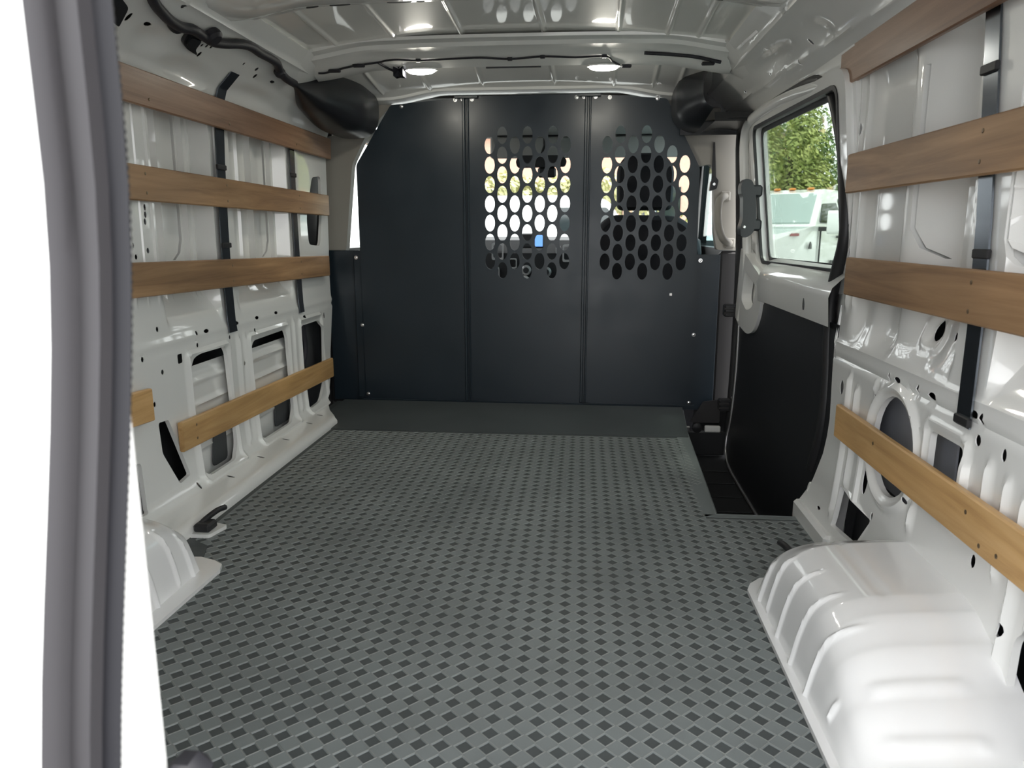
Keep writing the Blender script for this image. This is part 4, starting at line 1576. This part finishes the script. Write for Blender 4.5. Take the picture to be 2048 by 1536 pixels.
catch((0.897, 3.31, 0.425), 'black sliding door catch on the pillar below the white frame')
catch((0.897, 3.31, 0.008), 'black sliding door catch low down above the step')
sill = empty('door_hinge_arm', (0.78, 3.30, -0.10))
tag(sill, 'lower door roller arm with bright metal tip beside the floor edge', 'hinge')
mb = MB()
mb.prism(rounded([(0.735, -0.055), (0.865, -0.055), (0.865, 0.05), (0.79, 0.04)], 0.008, 3), lambda u, v, t: Vector((u, 3.325 + t, v)), 0.0, 0.012)
mb.obj('arm_plate', 'trim_dark', sill)
mb = MB()
mb.cbox((0.705, 3.295, -0.092), (0.735, 3.32, -0.066), 0.005)
mb.obj('tip', 'chrome', sill)
mb = MB()
mb.lathe((0.765, 3.315, -0.075), (0, -1, 0), [(0.022, 0), (0.022, 0.014), (0.008, 0.018)], 16)
mb.obj('roller', 'rubber', sill, 40)
mb = MB()
mb.cbox((0.80, 3.305, -0.095), (0.868, 3.325, -0.066), 0.004)
mb.obj('bracket', 'paint_out', sill)
mb = MB()
mb.cbox((0.68, 3.335, -0.21), (0.90, 3.36, -0.10), 0.005)
mb.obj('step_riser', 'well', sill)

# ------------------------------------------------------------------ tie-down hook at the left arch
def hook(loc, s, lb, plate_=True):
    r = empty('tie_down_hook', loc)
    tag(r, lb, 'hook', 'floor tie-down hooks')
    x, y, z = loc
    b = MB()
    b.prism(rounded([(-0.045, -0.05), (0.03, -0.05), (0.05, 0.04), (-0.02, 0.06)], 0.01, 3), lambda u, v, t: Vector((x + s * u * 0.8, y + v * 0.8, z + t)), 0.0, 0.010)
    b.obj('base_plate', 'paint' if plate_ else 'rubber', r)
    b = MB()
    b.tube(smooth_path([(x - s * 0.02, y - 0.02, z + 0.012), (x - s * 0.01, y, z + 0.03), (x + s * 0.008, y + 0.04, z + 0.045), (x + s * 0.014, y + 0.075, z + 0.042)], 5), 0.008, 8)
    b.obj('ring', 'rubber', r, 50)
    b = MB()
    b.cbox((x - 0.025, y - 0.03, z + 0.008), (x + 0.02, y + 0.02, z + 0.032), 0.006)
    b.obj('housing', 'rubber', r)
    return r


hook((-0.735, 1.79, 0.001), 1, 'black folding tie-down hook by the left wheel arch')
hook((0.745, 1.685, 0.001), -1, 'black folding tie-down hook in front of the right wheel arch', False)
# black gap filler between left wall and arch
mb = MB()
mb.prism([(-0.80, 1.685), (-0.66, 1.615), (-0.69, 1.70), (-0.76, 1.745), (-0.80, 1.76)], lambda u, v, t: Vector((u, v, t)), 0.0005, 0.004)
o = mb.obj('mat_flap', 'mat_base', floor)

# ------------------------------------------------------------------ cab beyond the bulkhead
# headliner, side doors, windscreen
mb = MB()
mb.grid(lambda a, b: Vector((-0.80 + 1.60 * a, 3.45 + 0.95 * b, 1.36 - 0.06 * b * b)), 8, 8)
mb.grid(lambda a, b: Vector((-0.90 + 1.80 * a, 3.42 + 1.0 * b, 1.45 - 0.10 * b)), 8, 8)
o = mb.obj('headliner', 'headliner', ceiling, 40)
for s, k in ((-1, 3), (1, 4)):
    mb = MB()
    wn = rounded([(3.56, 0.70), (4.82, 0.70), (4.34, 1.25), (3.58, 1.25)], 0.04, 4)
    plate(mb, [(3.47, -0.45), (5.1, -0.45), (5.1, 0.66), (4.40, 1.33), (3.47, 1.33)], [wn], lambda u, v, t: Vector((s * (0.955 - 0.10 * max(0, v - 0.68) + t), u, v)), 0.15, 0.15, 0.05, back=True)
    d_ = mb.obj('door_%d' % k, 'trim_dark', origin=(s * 0.95, 4.2, -0.45))
    tag(d_, ('left' if s < 0 else 'right') + ' cab door seen past the bulkhead edge', 'door', kind='structure')
    mb = MB()
    mb.prism(wn, lambda u, v, t: Vector((s * (0.97 - 0.10 * max(0, v - 0.68) + t), u, v)), 0.0, 0.004)
    mb.obj('pane', 'glass_cab' if s > 0 else 'glass_clear', d_)
mb = MB()
ws = rounded([(-0.93, 0.0), (0.93, 0.0), (0.875, 0.86), (-0.875, 0.86)], 0.05, 4)
fW = lambda u, v, t: Vector((u, 5.0 - 0.66 * v / 0.86 * 1.0 + t * 0.6, 0.72 + 0.58 * v / 0.86 + t * 0.7))
plate(mb, rounded([(-0.96, -0.12), (0.96, -0.12), (0.91, 0.96), (-0.91, 0.96)], 0.05, 3), [ws], fW, 0.2, 0.2, 0.03, back=True)
window2 = mb.obj('window_2', 'trim_dark', origin=(0, 4.7, 0.7))
tag(window2, 'windscreen of the cab seen through the perforated panels', 'window', kind='structure')
mb = MB()
mb.prism(ws, fW, 0.01, 0.014)
mb.obj('pane', 'glass_clear', window2)

# cab floor and firewall keep light out from below
mb = MB()
mb.box((-0.95, 3.42, -0.47), (0.95, 5.3, -0.45))
mb.box((-0.95, 5.12, -0.47), (0.95, 5.16, 0.70))
o = mb.obj('cab_floor', 'dash', floor)

# dashboard
dsh = empty('dashboard', (0, 4.75, -0.1))
tag(dsh, 'dark dashboard with silver vents glimpsed through the perforations', 'dashboard')
mb = MB()
pr = [(5.05, 0.74), (4.75, 0.755), (4.56, 0.735), (4.50, 0.66), (4.52, 0.45), (4.62, 0.30), (5.05, 0.25)]
xs = [-0.93, -0.5, -0.1, 0.1, 0.5, 0.93]
vs = [Vector((x, y, z)) for x in xs for y, z in pr]
m_ = len(pr)
mb.add(vs, [(i * m_ + k, i * m_ + (k + 1) % m_, (i + 1) * m_ + (k + 1) % m_, (i + 1) * m_ + k) for i in range(5) for k in range(m_)])
mb.obj('dash_body', 'dash', dsh, 35)
mb = MB()
mb.cbox((-0.115, 4.44, 0.69), (0.02, 4.50, 0.775), 0.008)
mb.obj('screen_housing', 'dash', dsh)
mb = MB()
mb.cbox((-0.035, 4.436, 0.70), (0.010, 4.441, 0.765), 0.002)
o = mb.obj('screen', 'screen', dsh)
o['label'] = 'small lit blue display'
for (x, z) in ((-0.09, 0.56), (0.03, 0.55), (-0.10, 0.50)):
    mb = MB()
    mb.lathe((x, 4.505, z), (0, -1, 0), [(0.030, 0), (0.030, 0.012), (0.022, 0.016), (0.010, 0.017)], 20)
    kn = mb.obj('knob', 'silver', dsh, 40)
    mb = MB()
    mb.lathe((x, 4.488, z), (0, -1, 0), [(0.018, 0), (0.017, 0.003)], 16)
    mb.obj('knob_face', 'dash', kn)
for (x, z, w, hh) in ((-0.26, 0.67, 0.07, 0.10), (0.16, 0.66, 0.07, 0.10), (-0.17, 0.60, 0.05, 0.06), (-0.27, 0.54, 0.04, 0.08), (0.10, 0.68, 0.03, 0.05)):
    mb = MB()
    P = rounded([(x - w / 2, z - hh / 2), (x + w / 2, z - hh / 2), (x + w / 2, z + hh / 2), (x - w / 2, z + hh / 2)], 0.012, 3)
    P2 = rounded([(x - w * 0.38, z - hh * 0.38), (x + w * 0.38, z - hh * 0.38), (x + w * 0.38, z + hh * 0.38), (x - w * 0.38, z + hh * 0.38)], 0.010, 3)
    ring(mb, P2, P, lambda u, v, t: Vector((u, 4.49 + t, v)), 0.0, 0.02)
    mb.obj('air_vent', 'silver', dsh)

# mirror
mr_ = empty('rear_view_mirror', (0.0, 4.22, 1.10))
tag(mr_, 'dark rear-view mirror hanging behind the centre perforations', 'mirror')
mb = MB()
mb.prism(rounded([(-0.12, 1.125), (0.14, 1.13), (0.15, 1.165), (0.12, 1.19), (-0.11, 1.19), (-0.13, 1.16)], 0.015, 4), lambda u, v, t: Vector((u, 4.22 + t, v)), 0.0, 0.03)
mb.obj('housing', 'dash', mr_)
mb = MB()
mb.tube([(0.01, 4.24, 1.17), (0.03, 4.27, 1.24), (0.03, 4.28, 1.315)], 0.014, 8)
mb.obj('stalk', 'dash', mr_)
mb = MB()
mb.cbox((-0.01, 4.24, 1.075), (0.09, 4.27, 1.13), 0.01)
mb.obj('sensor_box', 'dash', mr_)

# sun visors
for x0, x1, lb in ((-0.28, 0.20, 'grey sun visor behind the top of the centre perforations'), (0.26, 0.78, 'grey sun visor behind the top of the right perforations')):
    sv = empty('sun_visor', ((x0 + x1) / 2, 4.30, 1.19))
    tag(sv, lb, 'sun visor', 'cab sun visors')
    mb = MB()
    mb.cbox((x0, 4.325, 1.185), (x1, 4.345, 1.30), 0.008)
    mb.obj('flap', 'headliner', sv)
    mb = MB()
    mb.tube([(x0 + 0.05, 4.335, 1.303), (x1 - 0.05, 4.335, 1.303)], 0.006, 8)
    mb.obj('rod', 'trim_dark', sv)

# passenger seat
seat = empty('passenger_seat', (0.56, 3.9, 0.0))
tag(seat, 'black cab seat with headrest behind the right perforations', 'seat')


def cushion(name, prof, y0, y1, bul, parent, mt='seat', n_=5):
    """rounded cushion extruded in y from an x,z outline"""
    b = MB()
    cx_ = sum(p[0] for p in prof) / len(prof)
    cz_ = sum(p[1] for p in prof) / len(prof)
    lay = []
    K = 8
    for i in range(K + 1):
        t = i / K
        sc_ = 1 - bul * (2 * t - 1) ** 4
        lay += [Vector((cx_ + (p[0] - cx_) * sc_, y0 + (y1 - y0) * t, cz_ + (p[1] - cz_) * sc_)) for p in prof]
    m2 = len(prof)
    b.add(lay, [(i * m2 + k, i * m2 + (k + 1) % m2, (i + 1) * m2 + (k + 1) % m2, (i + 1) * m2 + k) for i in range(K) for k in range(m2)] + [tuple(range(m2)), tuple(reversed(range(K * m2, K * m2 + m2)))])
    return b.obj(name, mt, parent, 50)


cushion('backrest', rounded([(0.30, 0.05), (0.80, 0.05), (0.82, 0.72), (0.73, 0.86), (0.37, 0.865), (0.30, 0.80)], [.03, .03, .08, .09, .06, .06], 5), 3.72, 3.86, 0.08, seat)
cushion('headrest', rounded([(0.405, 0.885), (0.67, 0.885), (0.675, 1.09), (0.62, 1.155), (0.45, 1.155), (0.40, 1.09)], [.03, .03, .05, .06, .06, .05], 5), 3.76, 3.86, 0.10, seat)
cushion('base', rounded([(0.30, -0.25), (0.82, -0.25), (0.82, 0.08), (0.30, 0.08)], 0.05, 4), 3.72, 4.25, 0.04, seat)
for x in (0.49, 0.59):
    mb = MB()
    mb.tube([(x, 3.81, 0.84), (x, 3.81, 0.90)], 0.007, 8)
    mb.obj('headrest_post', 'chrome', seat, 60)

# ------------------------------------------------------------------ outside
mb = MB()
mb.box((-60, -30, -0.72), (60, 90, -0.66))
gr = mb.obj('ground', 'asphalt', origin=(0, 0, -0.7))
tag(gr, 'pale grey parking lot ground outside the van', 'ground', kind='structure')

# pickup truck seen through the side window
HD = Vector((-0.565, -0.83, 0)).normalized()
LF = Vector((-HD.y, HD.x, 0))
TZ = -0.66
ORG = Vector((4.02, 12.35, TZ)) - LF * 1.0           # local x=0 at the door mirror, y=+1 the near flank


def T(x, y, z):
    p = ORG + HD * x + LF * y
    return Vector((p.x, p.y, TZ + z * 1.09))


truck = empty('pickup_truck', ORG)
tag(truck, 'white crew cab pickup truck parked outside the side window', 'truck')
mb = MB()
lowp = [(2.15, 0.62), (2.22, 0.80), (2.20, 1.22), (2.05, 1.30), (0.35, 1.42), (-3.9, 1.42), (-3.95, 0.60), (1.75, 0.50)]
SECT = [(-1.0, 1.0), (-0.99, 1.0), (0.99, 1.0), (1.0, 1.0)]


def body(prof, half, inset_top):
    n_ = len(prof)
    b = MB()
    vs_ = []
    for s in (-1, 1):
        for (x, z) in prof:
            k = inset_top(z)
            vs_.append(T(x, s * (half - k), z))
    fs_ = [tuple(range(n_)), tuple(reversed(range(n_, 2 * n_)))]
    fs_ += [(i, i + n_, (i + 1) % n_ + n_, (i + 1) % n_) for i in range(n_)]
    b.add(vs_, fs_)
    return b


body(lowp, 1.0, lambda z: 0.03 * ss(1.2, 1.42, z) + 0.04 * ss(0.8, 0.5, z)).obj('lower_body', 'truck_white', truck)
cabp = [(0.42, 1.40), (-0.30, 1.90), (-0.55, 1.955), (-1.9, 1.955), (-2.15, 1.88), (-2.30, 1.40)]
body(cabp, 0.97, lambda z: 0.20 * ss(1.38, 1.96, z)).obj('cab_shell', 'truck_white', truck)


def yin(z):
    return 0.97 - 0.20 * ss(1.38, 1.96, z)


for P in ([(0.18, 1.46), (-0.33, 1.84), (-0.95, 1.86), (-0.95, 1.46)], [(-1.05, 1.46), (-1.05, 1.86), (-1.95, 1.85), (-2.10, 1.46)]):
    b = MB()
    P = rounded(P, 0.06, 3)
    b.add([T(x, yin(z) + 0.008, z) for x, z in P], [tuple(range(len(P)))])
    b.add([T(x, yin(z) - 0.01, z) for x, z in P] + [T(x, yin(z) + 0.008, z) for x, z in P], [(i, (i + 1) % len(P), len(P) + (i + 1) % len(P), len(P) + i) for i in range(len(P))])
    b.obj('side_window', 'truck_glass', truck)
b = MB()
P = [(0.36, -0.86, 1.45), (0.36, 0.86, 1.45), (-0.27, 0.74, 1.875), (-0.27, -0.74, 1.875)]
b.add([T(x + 0.012, y, z + 0.012) for x, y, z in P] + [T(x - 0.01, y, z - 0.01) for x, y, z in P], [(0, 1, 2, 3), (7, 6, 5, 4), (0, 4, 5, 1), (1, 5, 6, 2), (2, 6, 7, 3), (3, 7, 4, 0)])
b.obj('windscreen', 'screen_glass', truck)
# seams of the doors, real thin grooves strips
for x in (0.20, -1.0, -2.12):
    b = MB()
    b.prism([(x, 0.62), (x + 0.012, 0.62), (x + 0.012, 1.40), (x, 1.40)], lambda u, v, t: T(u, 1.0 + t, v), -0.02, 0.002)
    b.obj('door_seam', 'badge', truck)
for x in (-0.80, -1.95):
    b = MB()
    b.prism(rounded([(x, 1.24), (x + 0.20, 1.24), (x + 0.20, 1.275), (x, 1.275)], 0.012, 3), lambda u, v, t: T(u, 1.0 + t, v), -0.01, 0.03)
    b.obj('door_handle', 'badge', truck)
# mirror
b = MB()
b.prism(rounded([(0.10, 1.30), (0.30, 1.30), (0.30, 1.62), (0.10, 1.62)], 0.05, 3), lambda u, v, t: T(u + 0.05, 1.12 + t, v), 0.0, 0.24)
b.obj('wing_mirror', 'truck_white', truck, 40)
b = MB()
b.prism([(0.16, 1.34), (0.26, 1.34), (0.26, 1.40), (0.16, 1.40)], lambda u, v, t: T(u, 0.92 + t, v), 0.0, 0.3)
b.obj('mirror_arm', 'badge', truck)
# wheels and arches
for x in (1.38, -2.75):
    for s in (-1, 1):
        b = MB()
        b.lathe(T(x, s * 0.80, 0.40), LF * s, [(0.42, 0), (0.43, 0.05), (0.43, 0.19), (0.38, 0.22)], 24)
        wh = b.obj('wheel', 'tyre', truck, 40)
        b = MB()
        b.lathe(T(x, s * 1.0, 0.40), LF * s, [(0.26, 0), (0.24, 0.024), (0.10, 0.03), (0.05, 0.05)], 18)
        b.obj('rim', 'silver', wh, 40)
        b = MB()
        n_ = 14
        outer = [(x + 0.54 * math.cos(PI * k / n_), 0.42 + 0.50 * math.sin(PI * k / n_)) for k in range(n_ + 1)]
        b.prism(outer, lambda u, v, t: T(u, s * (0.985 + t), v), 0.0, 0.018)
        b.obj('wheel_arch_liner', 'badge', truck)
# roof clearance lights, badge, hood badge
for y in (-0.55, -0.25, 0.0, 0.25, 0.55):
    b = MB()
    b.cbox((-0.05, -0.06, 0), (0.05, 0.06, 0.035), 0.015, Matrix.Translation(T(-0.52, y, 1.95)))
    b.obj('roof_light', 'amber', truck)
b = MB()
b.prism(rounded([(0.62, 1.10), (0.74, 1.10), (0.72, 1.16), (0.68, 1.20), (0.64, 1.16)], 0.01, 2), lambda u, v, t: T(u, 1.0 + t, v), -0.005, 0.012)
b.obj('badge', 'badge', truck)
for k in range(4):
    b = MB()
    b.prism(rounded([(-0.42 - k * 0.12, 0.86), (-0.34 - k * 0.12, 0.86), (-0.34 - k * 0.12, 0.92), (-0.42 - k * 0.12, 0.92)], 0.01, 2), lambda u, v, t: T(u, 1.0 + t, v), -0.005, 0.006)
    b.obj('lettering', 'badge', truck)
b = MB()
b.prism(rounded([(1.2, 1.275), (1.55, 1.275), (1.5, 1.31), (1.2, 1.31)], 0.01, 2), lambda u, v, t: T(u, 1.0 + t, v), -0.005, 0.008)
b.obj('hood_badge', 'badge_red', truck)
b = MB()
b.prism([(-0.92, 0.66), (0.92, 0.66), (0.92, 1.22), (-0.92, 1.22)], lambda u, v, t: T(2.21 + t, u, v), 0.0, 0.03)
b.obj('grille', 'badge', truck)


# trees and hedges
def tree(name, c, rx, ry, z0, z1, nleaf, leaf, m, label, group, trunk=True):
    root = empty(name, (c[0], c[1], -0.66))
    tag(root, label, 'tree' if trunk else 'hedge', group)
    rnd = random.Random(hash(label) % 9999 if False else len(label) * 31 + int(c[0] * 10))
    blobs = []
    for _ in range(14):
        a = rnd.uniform(0, 2 * PI)
        r = rnd.uniform(0.1, 0.75)
        blobs.append((c[0] + rx * r * math.cos(a), c[1] + ry * r * math.sin(a), z0 + (z1 - z0) * rnd.uniform(0.15, 0.85), rnd.uniform(0.28, 0.5)))
    b = MB()
    for _ in range(nleaf):
        bl = rnd.choice(blobs)
        d = Vector((rnd.gauss(0, 1), rnd.gauss(0, 1), rnd.gauss(0, 1))).normalized()
        q = rnd.uniform(0.55, 1.0)
        p = Vector((bl[0] + d.x * bl[3] * rx * q, bl[1] + d.y * bl[3] * ry * q, bl[2] + d.z * bl[3] * (z1 - z0) * 0.5 * q))
        if p.z < -0.6:
            continue
        n_ = (d + Vector((rnd.uniform(-.8, .8), rnd.uniform(-.8, .8), rnd.uniform(-.2, 1)))).normalized()
        t1 = n_.cross(Vector((rnd.random(), rnd.random(), rnd.random() + 0.1))).normalized()
        t2 = n_.cross(t1)
        s = leaf * rnd.uniform(0.6, 1.3)
        b.add([p - t1 * s, p + t2 * s * 0.5 + n_ * s * 0.15, p + t1 * s, p - t2 * s * 0.5 + n_ * s * 0.15], [(0, 1, 2, 3)])
    o_ = b.obj('foliage', m, root)
    o_['kind'] = 'stuff'
    if trunk:
        b = MB()
        top = Vector((c[0], c[1], z0 + (z1 - z0) * 0.6))
        b.tube([(c[0], c[1], -0.66), (c[0] + 0.05, c[1], (z0 - 0.66) / 2), top], [0.16, 0.12, 0.05], 8)
        b.obj('trunk', 'bark', root, 60)
    else:
        for k in range(5):
            b = MB()
            x = c[0] + rx * (k - 2) / 3
            b.tube([(x, c[1], -0.66), (x + 0.05, c[1], z0 + (z1 - z0) * 0.5)], [0.05, 0.02], 6)
            b.obj('stem', 'bark', root, 60)
    return root


GT = 'trees beyond the parked truck'
tree('leafy_tree', (4.7, 17.4), 0.95, 0.9, -0.1, 4.2, 8500, 0.052, 'leaf_a', 'yellow-green bushy tree left of centre in the side window', GT)
tree('leafy_tree', (6.8, 17.6), 0.95, 0.9, -0.1, 4.6, 8500, 0.052, 'leaf_b', 'darker green bushy tree right of centre in the side window', GT)
tree('leafy_tree', (9.0, 17.2), 1.0, 0.9, -0.1, 4.6, 6000, 0.055, 'leaf_a', 'bright green tree at the right edge of the side window', GT)
tree('leafy_tree', (6.0, 20.4), 2.4, 0.9, 0.0, 4.4, 11000, 0.06, 'leaf_b', 'broad green tree standing furthest back in the side window', GT)
tree('hedge', (-1.5, 26.0), 4.5, 1.0, 0.3, 2.7, 6500, 0.12, 'leaf_c', 'pale yellow-green hedge seen through the windscreen', None, False)
tree('hedge', (7.2, 23.4), 4.4, 0.8, -0.6, 3.0, 6500, 0.11, 'leaf_a', 'low green hedge behind the parked truck', None, False)
# white van made up to fill the blown-out daylight ahead
pv = empty('filler_van', (-1.2, 20.0, -0.66))
tag(pv, 'made-up white van filling the washed-out daylight beyond the windscreen', 'van')
mb = MB()
mb.prism(rounded([(-4.2, -0.35), (2.0, -0.35), (2.1, 0.35), (1.5, 0.65), (0.9, 1.55), (0.5, 1.70), (-4.2, 1.70)], 0.12, 3), lambda u, v, t: Vector((u, 19.6 + t, v)), 0.0, 1.8)
mb.obj('body', 'truck_white', pv, 40)
mb = MB()
mb.prism(rounded([(-0.4, 0.75), (1.25, 0.75), (0.85, 1.40), (-0.4, 1.40)], 0.06, 3), lambda u, v, t: Vector((u, 19.59 + t, v)), 0.0, 0.03)
mb.obj('side_window', 'truck_glass', pv)
for x in (-3.2, 1.1):
    mb = MB()
    mb.lathe((x, 19.8, -0.32), (0, -1, 0), [(0.33, 0), (0.34, 0.04), (0.34, 0.2), (0.28, 0.23)], 20)
    mb.obj('wheel', 'tyre', pv, 40)
# brick building ahead
bd = empty('brick_building', (-2, 33, -0.66))
tag(bd, 'reddish brick building glimpsed through the windscreen', 'building')
mb = MB()
mb.box((-8.5, 32, -0.66), (8.5, 40, 4.6))
mb.obj('wall', 'brick', bd)
mb = MB()
mb.box((-8.8, 31.7, 4.6), (8.8, 40.3, 4.9))
mb.obj('parapet', 'render_wall', bd)
for k in range(5):
    mb = MB()
    mb.box((-7.6 + k * 3.4, 31.95, 1.0), (-6.0 + k * 3.4, 32.05, 2.6))
    mb.obj('window', 'truck_glass', bd)
